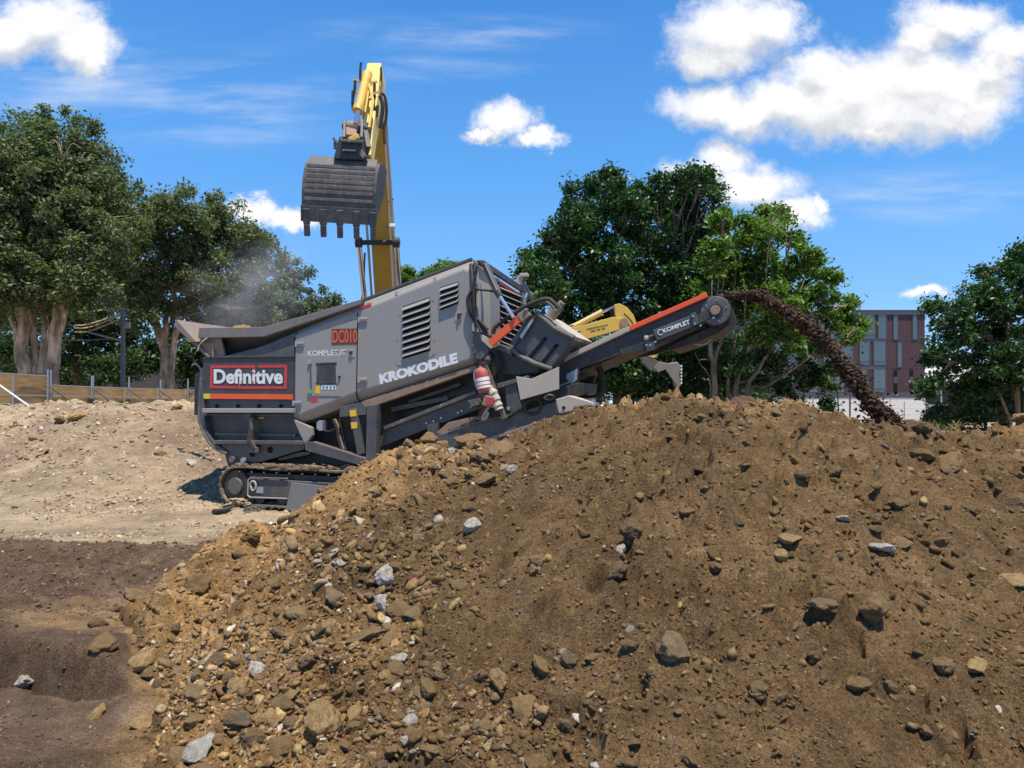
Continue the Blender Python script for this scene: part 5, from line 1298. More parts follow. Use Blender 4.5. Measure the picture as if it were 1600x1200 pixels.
# bucket cylinder on the stick
b = MB(); b.tube([X(573.5, 117, 14.95), X(560, 171, 13.95)], 0.085, 16); b.tube([X(561.5, 166, 13.98), X(558.8, 174, 13.93)], 0.11, 16); b.tube([X(574, 116, 14.97), X(571.5, 127, 14.8)], 0.105, 16)
b.build('bucket_cylinder', yellow, ex, smooth=True)
b = MB(); b.cyl(X(560, 172, 13.93), X(556, 193, 13.6), 0.05, 14); b.build('cylinder_rod', chrome, ex)
b = MB(); b.tube([X(578, 128, 14.75), X(571, 170, 14.1), X(570, 176, 14.0)], 0.022, 8); b.bar(X(552, 125, 14.9), X(562, 127, 14.9), 0.05, 0.04); b.bar(X(550, 141, 14.7), X(560, 147, 14.6), 0.05, 0.04); b.bar(X(577, 129, 14.7), X(589, 128, 14.8), 0.05, 0.04); b.bar(X(580, 148, 14.5), X(592, 143, 14.6), 0.05, 0.04)
b.build('pipe_bracket', yellow, ex)
def hose(pts, D, r=0.025): return MB().tube(curve_pts([X(x, y, D + 0.01 * k) for k, (x, y) in enumerate(pts)], 30), r, 8).build('hose', rubber, ex, smooth=True)
hose([(564, 98), (563, 110), (563, 125), (566, 118)], 14.9); hose([(555, 126), (554, 140), (551, 158), (552, 172)], 14.6, 0.03); hose([(551, 142), (551, 158), (553, 170), (558, 165)], 14.4)
hose([(585, 130), (585, 150), (584, 165), (588, 182), (590, 165)], 14.6, 0.03); hose([(595, 145), (601, 150), (604, 168), (603, 186), (600, 200), (601, 225)], 14.8, 0.03)
hose([(594, 150), (598, 165), (596, 185), (594, 200)], 14.7, 0.04); hose([(595, 105), (596, 118), (594, 135)], 15.2, 0.02)
hose([(570, 395), (569, 420), (568, 450), (565, 470)], 17.9, 0.025)
MB().tube([X(577, 133, 14.55), X(583, 158, 14.3), X(576, 200, 13.7)], 0.03, 8).build('stick_pipe', yellow, ex)
# linkage and quick hitch
b = MB()
for xa, xb in ((537, 540.5), (564, 568)):
    f = [X(xa, 193, 13.75), X(xa + 1, 214, 13.5), X(xa - 1, 220, 13.5)]
    b.bar(X((xa + xb) / 2, 192, 13.7), X((xa + xb) / 2 - 1, 219, 13.45), 0.05, 0.16)
b.cyl(X(535, 197, 13.72), X(571, 199, 13.72), 0.07, 14); b.build('bucket_link', worn_steel, ex, bevel=0.01)
b = MB(); b.cyl(X(544, 199, 13.7), X(561, 199, 13.7), 0.12, 16); b.bar(X(549, 202, 13.65), X(549, 214, 13.5), 0.2, 0.10); b.build('rod_eye', bark_brown if False else rusty, ex, bevel=0.01)
b = MB(); b.bar(X(574, 196, 13.8), X(571, 205, 13.75), 0.14, 0.18); b.bar(X(569, 205, 13.8), X(574, 236, 13.6), 0.10, 0.22); b.build('link_arm', worn_steel, ex, bevel=0.015)
MB().bar(X(552, 214, 13.45), X(556, 222, 13.45), 0.20, 0.2).build('hitch_cylinder', yellow, ex, bevel=0.02)
b = MB()
b.add(Xp([(530, 217), (568, 219), (573, 250), (521, 248)], 13.35) + Xp([(530, 213), (570, 215), (574, 250), (524, 248)], 13.95), [(0, 1, 2, 3), (7, 6, 5, 4), (0, 4, 5, 1), (1, 5, 6, 2), (2, 6, 7, 3), (3, 7, 4, 0)])
hitch = b.build('quick_hitch', black_metal, ex, bevel=0.02)
b = MB(); b.bar(X(533, 220, 13.3), X(565, 222, 13.3), 0.08, 0.05); b.bar(X(535, 235, 13.3), X(556, 236, 13.3), 0.05, 0.03); b.build('hitch_rib', worn_steel, hitch, bevel=0.006)
b = MB(); b.bar(X(521, 216, 13.5), X(529, 226, 13.5), 0.10, 0.05); b.bar(X(524, 220, 13.5), X(523, 233, 13.5), 0.05, 0.05); b.build('hitch_hook', worn_steel, hitch, bevel=0.01); b = MB(); b.bar(X(563, 238, 13.4), X(571, 248, 13.4), 0.16, 0.1); b.build('hitch_clamp', worn_steel, hitch, bevel=0.01)
# bucket seen from its back
BT = Matrix.Rotation(math.radians(3.4), 3, 'Y')
bw = (589 - 480) / FPX * 13.4 / 2
bc = pix(535, 249, 13.4) - XF.o
prof = [(0.80, 0.10), (0.60, 0.10), (0.35, 0.07), (0.12, 0.0), (0.02, -0.10), (-0.05, -0.22), (-0.10, -0.42), (-0.11, -0.62), (-0.07, -0.84), (0.0, -1.02), (0.06, -1.14)]
b = MB(); n = len(prof); k = 0.035
for sgn in (1,):
    vs = []
    for y, z in prof: vs += [BT @ Vector((-bw, y, z)) + bc, BT @ Vector((bw, y, z)) + bc]
    for y, z in prof: vs += [BT @ Vector((-bw, y + k, z - (k if y > .3 else 0))) + bc, BT @ Vector((bw, y + k, z - (k if y > .3 else 0))) + bc]
    m = 2 * n; fs = []
    for i in range(n - 1):
        fs += [(2 * i, 2 * i + 1, 2 * i + 3, 2 * i + 2), (m + 2 * i + 2, m + 2 * i + 3, m + 2 * i + 1, m + 2 * i), (2 * i, 2 * i + 2, m + 2 * i + 2, m + 2 * i), (2 * i + 1, m + 2 * i + 1, m + 2 * i + 3, 2 * i + 3)]
    fs += [(0, m, m + 1, 1), (2 * n - 2, 2 * n - 1, m + 2 * n - 1, m + 2 * n - 2)]
    b.add(vs, fs)
bucket = b.build('bucket', bucket_steel, ex, bevel=0.004)
for s in (-1, 1):
    b = MB(); side_p = prof + [(0.36, -0.86), (0.68, -0.45), (0.80, -0.05)]
    n2 = len(side_p); x0, x1 = s * bw, s * (bw + 0.045)
    vs = [BT @ Vector((x0, y, z)) + bc for y, z in side_p] + [BT @ Vector((x1, y, z)) + bc for y, z in side_p]
    b.add(vs, [tuple(range(n2)), tuple(range(2 * n2 - 1, n2 - 1, -1))] + [(i, i + n2, (i + 1) % n2 + n2, (i + 1) % n2) for i in range(n2)])
    b.build('bucket_side', bucket_steel, bucket, bevel=0.006)
for (y, z, h, mt) in ((0.06, -0.02, 0.15, worn_steel), (-0.055, -0.16, 0.03, worn_steel), (-0.085, -0.27, 0.03, bucket_steel), (-0.11, -0.37, 0.035, bucket_steel), (-0.12, -0.47, 0.03, bucket_steel), (-0.125, -0.57, 0.03, bucket_steel), (-0.12, -0.67, 0.03, bucket_steel), (-0.10, -0.80, 0.03, bucket_steel)):
    b = MB(); b.box(BT @ Vector((0, y + 0.022, z)) + bc, (2 * bw - 0.02, 0.026, h * (2.2 if z < -.1 else 1.3)), BT @ Matrix.Rotation(math.radians(-25 if z > -0.1 else 0), 3, 'X')); b.build('wear_strip', mt, bucket, bevel=0.008)
b = MB(); b.box(BT @ Vector((0, 0.0, -1.06)) + bc, (2 * bw + 0.12, 0.06, 0.30), BT @ Matrix.Rotation(math.radians(14), 3, 'X')); b.build('cutting_edge', bucket_steel, bucket, bevel=0.01)
for i in range(5):
    x = -bw + 0.05 + (2 * bw - 0.05) * i / 4
    a, c1, c2 = [BT @ Vector(v) + bc for v in ((x, -0.04, -0.98), (x, 0.04, -1.25), (x, 0.13, -1.46 + 0.0))]
    b = MB(); b.bar(a, c1, 0.13, 0.09); b.bar(c1, c2, 0.105, 0.10); b.build('tooth', bucket_steel, bucket, bevel=0.012)
# body, cab, tracks (behind the machine)
def xbox(name, c, size, mat, parent=ex, bevel=0.05): return MB().box(c, size).build(name, mat, parent, bevel=bevel)
xbox('upper_body', (0.35, 1.3, 1.55), (2.6, 3.2, 1.1), yellow); xbox('counterweight', (0.35, 3.2, 1.5), (2.7, 0.7, 1.2), dark_steel, bevel=0.15)
cab = xbox('cab', (-0.55, 0.3, 1.95), (0.95, 1.6, 1.5), yellow); xbox('cab_glass', (-0.55, -0.52, 2.1), (0.75, 0.04, 1.0), black, cab, 0.01)
xbox('turntable', (0.35, 1.2, 0.9), (1.6, 1.6, 0.25), black_metal)
for s in (-1, 1):
    b = MB(); pr = [(-1.9, .45), (-1.6, .1), (-1.3, 0), (2.9, 0), (3.3, .2), (3.5, .5), (3.2, .8), (-1.5, .8)]
    n3 = len(pr); b.add([(0.35 + s * 1.15 - .3, y, z) for y, z in pr] + [(0.35 + s * 1.15 + .3, y, z) for y, z in pr], [tuple(range(n3)), tuple(range(2 * n3 - 1, n3 - 1, -1))] + [(i, i + n3, (i + 1) % n3 + n3, (i + 1) % n3) for i in range(n3)])
    b.build('track', worn_track, ex, bevel=0.04)

# ------------------------------------------------------------------ small excavator beyond the conveyor
YD = 17.8
SF = Frame((pix(800, 640, YD).x, YD, float(ground_h(0, YD))), 0.0)
sx_ = empty('excavator', SF.o, 0, 'small yellow excavator beyond the conveyor with a grey bucket hanging down', 'excavator')
def splate(name, pts, d0, d1, mat, parent=sx_, bevel=0.01):
    q = [SF.q(x, y, d0) for x, y in pts]; return MB().prism(q, d0, d1).build(name, mat, parent, bevel=bevel)
bm_ = splate('boom', [(845, 542), (884, 514), (900, 511), (958, 495), (972, 497), (980, 503), (976, 512), (965, 516), (930, 526), (900, 534), (880, 548), (850, 580)], -0.12, 0.12, yellow)
c = SF.p(902, 520, -0.12); b = MB(); n = 24
b.add([(c.x + 0.085 * math.cos(6.283 * k / n), -0.125, c.z + 0.065 * math.sin(6.283 * k / n)) for k in range(n)] + [(c.x + 0.085 * math.cos(6.283 * k / n), -0.12, c.z + 0.065 * math.sin(6.283 * k / n)) for k in range(n)], [tuple(range(n))] + [(k, (k + 1) % n, (k + 1) % n + n, k + n) for k in range(n)])
b.build('round_decal', white, bm_)
text_mesh('MJM', 'lettering', dark_panel, bm_, SF.q(897, 523, -.126), SF.q(907.5, 520.5, -.126), SF.q(896, 518.5, -.126), -0.128, bold=0.03)
text_mesh('minesworks.com.au', 'lettering', dark_panel, bm_, SF.q(916, 516, -.12), SF.q(950, 508.5, -.12), SF.q(915.5, 513, -.12), -0.123, bold=0.03)
text_mesh('1300 763 762', 'lettering', dark_panel, bm_, SF.q(922, 520, -.12), SF.q(946, 514.5, -.12), SF.q(921.5, 516.5, -.12), -0.123, bold=0.03)
b = MB(); b.tube([SF.p(886, 514, 0), SF.p(905, 506, 0), SF.p(938, 489, 0), SF.p(941, 488, 0)], [0.055, 0.07, 0.075, 0.09], 14); b.build('stick_cylinder', paint('pale_yellow', (0.72, 0.52, 0.16), 0.45, dust=0.3, dustc=(0.6, 0.5, 0.3)), sx_, smooth=True)
MB().cyl(SF.p(940, 488, 0), SF.p(963, 478, 0), 0.032, 12).build('cylinder_rod', chrome, sx_)
splate('stick', [(960, 476), (968, 474), (980, 480), (990, 492), (995, 506), (1035, 548), (1022, 560), (1010, 556), (976, 514), (962, 494)], -0.09, 0.09, yellow)
c = SF.p(975, 504, -0.12); b = MB(); b.cyl(c, c + Vector((0, -0.03, 0)), 0.11, 16); b.build('pivot_cap', rusty, sx_)
for pts in (((975, 490), (985, 500), (992, 512)), ((884, 515), (878, 522), (884, 530), (894, 528)), ((880, 520), (886, 512), (896, 508))):
    MB().tube(curve_pts([SF.p(x, y, -0.14) for x, y in pts], 10), 0.018, 6).build('hose', rubber, sx_)
splate('bucket_link', [(1000, 556), (1012, 552), (1030, 566), (1040, 570), (1030, 580), (1016, 578), (1004, 566)], -0.08, 0.08, worn_steel)
sb_col = paint('bare_bucket', (0.24, 0.20, 0.17), 0.5, metal=0.3, dust=0.4)
def spr(pts, d0, d1, nm, mt, par): return splate(nm, pts, d0, d1, mt, par)
bk = spr([(1022, 574), (1030, 565), (1046, 568), (1058, 566), (1064, 574), (1061, 586), (1064, 602), (1061, 606), (1050, 592), (1040, 577), (1028, 582)], -0.38, -0.33, 'bucket', sb_col, sx_)
spr([(1022, 574), (1030, 565), (1046, 568), (1058, 566), (1064, 574), (1061, 586), (1064, 602), (1061, 606), (1050, 592), (1040, 577), (1028, 582)], 0.33, 0.38, 'bucket_side', sb_col, bk)
spr([(1046, 567), (1058, 565), (1065, 573), (1062, 586), (1065, 602), (1062, 603), (1059, 586), (1061, 575), (1057, 569), (1046, 571)], -0.33, 0.33, 'bucket_shell', sb_col, bk)
for k in range(6):
    MB().box(SF.p(1064.5, 572 + k * 5.2, -0.39), (0.035, 0.03, 0.05)).build('wear_button', white, bk)
# house of the small machine, mostly behind the conveyor tail
def sbox(name, px, py, d, size, mat, parent=sx_, bevel=0.04): return MB().box(SF.p(px, py, d), size).build(name, mat, parent, bevel=bevel)
sbox('upper_body', 815, 600, 0.2, (1.7, 1.7, 0.8), yellow); sc = sbox('cab', 842, 575, -0.3, (0.9, 0.85, 1.2), dark_panel); sbox('cab_glass', 842, 570, -0.74, (0.7, 0.03, 0.7), black, sc, 0.01)
for d in (-0.75, 0.95): sbox('track', 820, 658, d, (2.3, 0.4, 0.6), worn_track, bevel=0.12)
sbox('slew_ring', 820, 628, 0.1, (1.0, 1.0, 0.25), black_metal)

# ------------------------------------------------------------------ trees
def leaves(name, blobs, D, spread, size, dens, mat, parent, seed, cl=0.5, aspect=0.55, flatten=0.9, grow=1.22, fill=0.35):
    r = np.random.default_rng(seed); allp = []
    for (px, py, rp) in blobs:
        dd = D + r.uniform(-spread, spread)
        c = np.array(pix(px, py, dd)[:]); R = rp * grow / FPX * dd
        nc = max(5, int(dens * R ** 2 / cl ** 2 * 4.6))
        d = r.normal(size=(nc, 3)); d /= np.linalg.norm(d, axis=1)[:, None]
        rad = R * np.where(r.random(nc) < fill, r.random(nc) ** 0.5 * 0.7, r.uniform(0.68, 1.04, nc))
        cc = c + d * rad[:, None] * np.array([1, 1, flatten])
        cr = cl * r.uniform(0.5, 1.15, nc)
        nl = int(120)
        p = r.normal(size=(nc, nl, 3)) * 0.45; p *= cr[:, None, None] * np.array([1, 1, 0.75])
        allp.append((cc[:, None, :] + p).reshape(-1, 3))
    P = np.concatenate(allp); n = len(P)
    nr = r.normal(size=(n, 3)); nr[:, 2] = np.abs(nr[:, 2]) + 0.35; nr /= np.linalg.norm(nr, axis=1)[:, None]
    t = np.cross(nr, r.normal(size=(n, 3))); t /= np.linalg.norm(t, axis=1)[:, None]; bt = np.cross(nr, t)
    s = size * 0.97 * r.uniform(0.6, 1.35, n)
    a = t * s[:, None]; b_ = bt * (s * aspect)[:, None]
    bend = nr * (s * 0.18)[:, None]
    V = np.stack([P - a, P - b_ * 0.9 - bend * -1, P + a, P + b_ * 0.9 + bend], axis=1) - np.array(parent.location[:])
    F = (np.arange(n) * 4)[:, None] + np.arange(4)[None]
    me = np_mesh(name, V.reshape(-1, 3), F, mat, False, {'rnd': ('FACE', r.random(n))})
    return link_mesh(name, me, parent)
def trunk_mesh(name, stems, mat, parent, n=10, seed=0):
    """stems: list of (points world, r0, r1)"""
    b = MB(); o = Vector(parent.location); r = random.Random(seed)
    for pts, r0, r1 in stems:
        P = curve_pts(pts, 14)
        for i in range(1, 14): P[i] = P[i] + Vector((r.uniform(-1, 1), r.uniform(-1, 1), 0)) * r0 * 0.28
        m = len(P); rs = [(r0 + (r1 - r0) * (i / (m - 1)) ** (0.8 if r1 > 0.02 else 0.42)) * (1 + 0.10 * r.uniform(-1, 1)) for i in range(m)]
        b.tube([p - o for p in P], rs, n)
    ob = b.build(name, mat, parent, smooth=True); return ob
def tree(label, base, D, trunks, blobs, leafmat, barkmat, seed, shift=0, spread=1.2, size=0.10, dens=1.0, cl=0.5, limbs=True, group=None, cat='tree', name='tree', **k):
    blobs = [(a_, b2 + shift, c_) for a_, b2, c_ in blobs]
    bp = pix(base[0], 632, D); bz = float(ground_h(bp.x, D)); root = empty(name, (bp.x, D, bz), 0, label, cat, group)
    stems = []
    for t in trunks:
        pts = [pix(x, y, D + (t[3] if len(t) > 3 else 0) * i * 0.3) for i, (x, y) in enumerate(t[0])]
        pts = [Vector((pts[0].x, pts[0].y, bz - 0.2))] + pts if pts[0].z > bz + 0.1 else pts
        stems.append((pts, t[1] / FPX * D, t[2] / FPX * D))
    if limbs and trunks:
        r = random.Random(seed)
        for (px, py, rp) in blobs:
            t = min(trunks, key=lambda t: (t[0][-1][0] - px) ** 2 + (t[0][-1][1] - py) ** 2)
            a = pix(*t[0][-1], D); c = pix(px, py, D + r.uniform(-spread, spread) * 0.7)
            mid = (a + c) / 2 + Vector((r.uniform(-.3, .3), r.uniform(-.3, .3), r.uniform(-.4, .1)))
            stems.append(([a, mid, c], t[2] / FPX * D * 0.75, 0.012))
            for q in range(3):
                e = c + Vector((r.uniform(-1, 1), r.uniform(-1, 1), r.uniform(-.3, .9))) * rp / FPX * D * 0.8
                stems.append(([mid.lerp(c, 0.6), (c + e) / 2, e], 0.035, 0.01))
    if stems: trunk_mesh('trunk', stems, barkmat, root, seed=seed)
    leaves('crown', blobs, D, spread, size, dens, leafmat, root, seed, cl=cl, **k)
    return root
# left row beyond the hoarding
tree('tallest paperbark tree at the left with clustered pale peeling trunks', (60, 590), 29, [
    ([(40, 596), (36, 530), (37, 450), (33, 380)], 14, 5.5), ([(56, 596), (54, 540), (50, 480), (46, 440)], 7, 4, 1), ([(76, 596), (86, 520), (97, 450), (106, 360)], 14, 5),
    ([(66, 596), (69, 530), (68, 450), (66, 370)], 8, 4.5, 1.5), ([(34, 570), (18, 500), (-2, 470)], 6, 3, -1), ([(84, 580), (100, 500), (110, 460)], 5, 2.5, -1)],
    [(40, 215, 42), (95, 205, 45), (20, 260, 60), (75, 260, 65), (130, 250, 48), (175, 285, 36), (5, 330, 75), (70, 330, 75), (140, 330, 60), (185, 330, 32), (30, 400, 60), (95, 405, 55), (150, 390, 45), (-70, 280, 90), (-70, 400, 80), (-10, 440, 45), (135, 440, 40), (170, 360, 42), (60, 450, 30)],
    leaf_olive, bark_paper, 21, shift=14, spread=2.2, size=0.088, dens=1.25, cl=0.55)
tree('second paperbark left of the hopper with a leaning split pale trunk', (258, 600), 36, [
    ([(254, 610), (258, 560), (248, 520), (236, 490), (226, 462)], 9, 5), ([(266, 610), (270, 550), (278, 500), (270, 450)], 7, 4), ([(262, 600), (258, 540), (262, 470)], 9, 4, 1)],
    [(235, 320, 36), (285, 315, 38), (335, 330, 38), (215, 370, 42), (270, 365, 48), (330, 375, 48), (375, 365, 30), (215, 430, 40), (265, 430, 46), (325, 430, 46), (375, 410, 36), (400, 430, 28), (290, 480, 32), (360, 470, 36), (395, 470, 30), (225, 475, 26), (190, 420, 34), (195, 340, 30), (395, 350, 18), (418, 385, 20)],
    leaf_olive, bark_paper, 22, shift=14, spread=2.2, size=0.098, dens=1.15, cl=0.6)
tree('hazy grey green tree showing above the hopper rim', (455, 600), 50, [([(440, 600), (445, 520), (430, 450)], 7, 3), ([(460, 600), (465, 520), (462, 450)], 6, 3)],
    [(430, 440, 24), (448, 415, 16), (465, 430, 22), (420, 475, 26), (455, 470, 28), (488, 465, 20), (478, 490, 24), (430, 510, 26), (505, 480, 14), (525, 475, 9), (400, 500, 24), (505, 500, 20), (462, 512, 24)],
    leaf_blue, bark_tan, 23, spread=2.5, size=0.13, dens=0.9, cl=0.7)
tree('dark tree standing between the paperbark trunks by the street pole', (150, 600), 44, [([(185, 600), (180, 550), (165, 500)], 8, 4), ([(120, 600), (118, 540), (125, 500)], 7, 4)],
    [(130, 470, 40), (180, 480, 40), (90, 500, 40), (150, 530, 40), (200, 530, 36), (110, 555, 36), (40, 520, 50), (-20, 530, 50), (225, 560, 36), (170, 575, 34)], leaf_mid, bark_brown, 24, spread=2.5, size=0.14, dens=0.8, cl=0.8)
tree('low dark tree behind the second paperbark trunk', (320, 600), 46, [([(320, 610), (322, 560), (318, 520)], 6, 3)],
    [(300, 530, 34), (340, 520, 34), (375, 510, 34), (290, 570, 34), (330, 565, 34), (370, 555, 34), (260, 550, 30), (410, 540, 34), (440, 555, 34), (480, 540, 34)], leaf_mid, bark_brown, 25, spread=2.5, size=0.14, dens=0.8, cl=0.8)
tree('far dark shrub mass at the left behind the hoarding', (10, 600), 52, [([(10, 610), (5, 560), (0, 530)], 6, 3)],
    [(-60, 480, 60), (-60, 560, 60), (0, 580, 44), (60, 585, 40), (120, 590, 34), (0, 480, 44)], leaf_mid, bark_brown, 26, spread=2, size=0.15, dens=0.8, cl=0.8)
# small tops showing over the hood
tree('bright treetop showing just above the machine roof by the boom', (630, 600), 38, [([(632, 600), (633, 520), (632, 450)], 5, 3)], [(630, 425, 12), (637, 440, 16), (622, 450, 15), (645, 455, 16)], leaf_bright, bark_tan, 27, spread=0.8, size=0.10, dens=0.9, cl=0.4)
tree('second bright treetop above the machine roof right of the first', (690, 600), 38, [([(690, 600), (690, 520), (688, 440)], 5, 3)], [(684, 419, 13), (700, 425, 14), (670, 435, 14), (712, 417, 8), (690, 445, 18), (660, 450, 12)], leaf_bright, bark_tan, 28, spread=0.8, size=0.10, dens=0.9, cl=0.4)
# the group behind the conveyor
tree('dense deep green tree left of the pair behind the conveyor', (966, 620), 25, [([(966, 615), (964, 560), (962, 500), (950, 440)], 8, 5)],
    [(945, 290, 24), (915, 315, 28), (960, 315, 32), (895, 350, 30), (940, 360, 40), (870, 385, 28), (910, 410, 40), (960, 410, 40), (845, 415, 20), (855, 450, 30), (900, 470, 38), (950, 475, 40), (985, 330, 22), (835, 480, 20), (865, 510, 30), (905, 540, 34), (950, 550, 36), (990, 300, 12), (950, 270, 9), (900, 595, 28), (945, 605, 30), (985, 585, 28), (855, 405, 18), (828, 400, 10), (820, 425, 9)],
    leaf_dark, bark_brown, 31, spread=1.6, size=0.085, dens=1.05, cl=0.42)
tree('dense deep green tree right of the pair behind the conveyor', (1045, 620), 26, [([(1045, 615), (1045, 560), (1050, 500), (1055, 440)], 7, 4)],
    [(1030, 292, 20), (1062, 280, 20), (1090, 295, 24), (1020, 325, 30), (1060, 330, 36), (1100, 330, 24), (1010, 370, 32), (1055, 385, 40), (1095, 375, 30), (1010, 430, 36), (1060, 440, 42), (1100, 425, 30), (1020, 490, 36), (1070, 500, 40), (1030, 550, 36), (1080, 555, 34), (1100, 470, 26), (1086, 270, 8), (1100, 275, 7), (1113, 300, 14), (1020, 605, 26), (1070, 600, 28), (1105, 590, 26)],
    leaf_dark, bark_brown, 32, spread=1.6, size=0.085, dens=1.05, cl=0.42)
tree('bright green tree with fanned pale stems behind the falling soil', (1150, 612), 23, [
    ([(1116, 612), (1115, 575), (1110, 540), (1118, 500)], 5.5, 3), ([(1118, 570), (1128, 535), (1135, 505)], 3, 2), ([(1137, 612), (1142, 570), (1150, 520)], 3, 1.8), ([(1148, 612), (1160, 570), (1172, 510)], 3, 1.6, 1),
    ([(1168, 612), (1180, 585), (1205, 545), (1232, 500)], 4.2, 2), ([(1172, 612), (1195, 605), (1235, 580), (1268, 556)], 2.8, 1.2, -1), ([(1152, 612), (1158, 580), (1180, 540), (1195, 500)], 2.4, 1.2), ([(1110, 600), (1095, 570), (1085, 550)], 1.4, .7)],
    [(1140, 350, 18), (1150, 380, 28), (1120, 400, 24), (1180, 345, 18), (1205, 345, 22), (1195, 380, 30), (1235, 375, 20), (1150, 425, 34), (1200, 430, 36), (1245, 415, 26), (1270, 400, 12), (1120, 450, 30), (1165, 470, 34), (1220, 475, 34), (1265, 450, 26), (1295, 435, 11), (1290, 470, 20), (1318, 478, 12), (1255, 500, 26), (1296, 500, 12), (1130, 345, 10), (1215, 332, 8), (1318, 508, 9), (1338, 512, 9), (1330, 528, 9), (1190, 510, 26), (1230, 530, 22), (1262, 540, 16)],
    leaf_bright, bark_tan, 33, spread=1.5, size=0.085, dens=0.85, cl=0.38, fill=0.25)
tree('shaded thin foliage under the bright green tree', (1255, 640), 24, [([(1255, 640), (1258, 600), (1262, 570)], 2, 1), ([(1310, 645), (1308, 610), (1300, 580)], 1.5, .8)],
    [(1150, 560, 32), (1210, 560, 30), (1250, 578, 22), (1190, 592, 24), (1110, 560, 28), (1282, 575, 15), (1296, 600, 11), (1262, 600, 13), (1225, 606, 11), (1290, 545, 13), (1240, 632, 6), (1290, 630, 6), (1305, 575, 7), (1150, 600, 20)],
    leaf_mid, bark_tan, 34, spread=1.0, size=0.075, dens=0.62, cl=0.36)
tree('airy dark green tree at the right edge with open branches', (1590, 665), 20, [
    ([(1592, 668), (1588, 610), (1578, 540), (1572, 480)], 5, 3), ([(1580, 668), (1568, 630), (1550, 580), (1545, 520)], 3, 2), ([(1600, 660), (1605, 580), (1610, 480)], 4, 2, 1)],
    [(1590, 400, 16), (1570, 420, 20), (1610, 430, 34), (1540, 430, 14), (1555, 455, 26), (1520, 450, 14), (1525, 475, 24), (1500, 490, 20), (1585, 480, 34), (1545, 510, 28), (1475, 505, 15), (1460, 480, 9), (1500, 530, 22), (1470, 540, 14), (1600, 530, 34), (1560, 560, 26), (1520, 570, 22), (1480, 570, 18), (1455, 560, 10), (1450, 600, 10), (1590, 590, 28), (1650, 450, 60), (1650, 560, 50), (1448, 615, 8), (1520, 600, 26), (1560, 600, 26), (1475, 600, 18), (1545, 540, 24), (1510, 510, 20)],
    leaf_dark, bark_tan, 35, spread=1.0, size=0.065, dens=0.85, cl=0.30, fill=0.4)
tree('low dense bush under the airy tree at the right edge', (1540, 660), 21, [([(1540, 660), (1540, 640)], 3, 2)],
    [(1500, 620, 20), (1535, 630, 24), (1570, 625, 24), (1480, 645, 16), (1510, 650, 18), (1550, 655, 20), (1600, 630, 26), (1455, 655, 10), (1640, 630, 30)], leaf_mid, bark_brown, 36, spread=0.8, size=0.06, dens=0.95, cl=0.30, limbs=False, cat='bush', name='bush')
tree('dark undergrowth bush behind the raised grey bucket', (1000, 620), 29, [([(1000, 640), (1000, 610)], 3, 2)],
    [(870, 600, 34), (920, 590, 34), (970, 600, 34), (1030, 590, 36), (1085, 600, 34), (1130, 590, 34), (1180, 600, 30), (880, 560, 30), (1000, 560, 34), (1060, 560, 34), (1120, 550, 34), (830, 560, 30), (800, 520, 24)], leaf_dark, bark_brown, 37, spread=0.8, size=0.10, dens=0.8, cl=0.5, limbs=False, cat='bush', name='bush')
# weeds by the white wall
r = np.random.default_rng(5); V = []; 
for k in range(420):
    px = r.choice([r.uniform(1395, 1500), r.uniform(1230, 1450)]); D = r.uniform(15, 22); p = pix(px, 640, D); z0 = float(ground_h(p.x, D)); h = r.uniform(0.08, 0.26); 
    z0 = max(z0, CAMZ - 0.62)
    l = Vector((r.uniform(-.2, .2), r.uniform(-.2, .2), 0)); a = r.uniform(0, 3.14); w = Vector((math.cos(a), math.sin(a), 0)) * 0.02
    q = Vector((p.x, D, z0)); V += [q - w, q + w, q + l * .5 + w * .6 + Vector((0, 0, h * .6)), q + l + Vector((0, 0, h))]
me = np_mesh('weeds', np.array([v[:] for v in V]), np.arange(len(V)).reshape(-1, 4), leaf_material('dry_weeds', (0.10, 0.10, 0.03), (0.2, 0.19, 0.07), (0.34, 0.29, 0.13), .3), False, {'rnd': ('FACE', r.random(len(V) // 4))})
tag(link_mesh('weeds', me), 'dry weeds at the foot of the white wall', 'weeds', kind='stuff')

# ------------------------------------------------------------------ hoarding, scaffold rails, pole and wires
ply = newmat('plywood')[0]; t = NT(ply.node_tree); b_ = [n for n in t.n if n.type == 'BSDF_PRINCIPLED'][0]
tc = t.new('ShaderNodeTexCoord'); mp = t.new('ShaderNodeMapping'); t.l.new(tc.outputs['Object'], mp.inputs[0]); mp.inputs['Scale'].default_value = (1, 0.5, 5)
nn = t.noise(mp.outputs[0], 2.5, 6, 0.65)
t.l.new(t.ramp(nn, [(0.3, (0.30, 0.165, 0.06)), (0.5, (0.46, 0.27, 0.105)), (0.7, (0.58, 0.37, 0.16))]), b_.inputs['Base Color']); b_.inputs['Roughness'].default_value = 0.75
fence_pts = [(-130, 19.2), (0, 21.4), (75, 23.7)]
def fpos(px): # hoarding line: distance by where it is seen
    D = np.interp(px, [-200, 0, 75, 305, 420, 600], [18.2, 21.4, 23.8, 32.5, 41, 70]); return pix(px, 632, float(D))
fence = empty('hoarding', fpos(75) + Vector((0, 0, -0.8)), 0, 'long plywood site hoarding braced with grey scaffold tubes', 'hoarding')
fo = Vector(fence.location)
nb = 0
xs = [-200, -110, -40, 20, 72, 118, 158, 193, 222, 247, 268, 288, 305, 340, 400, 480, 600]
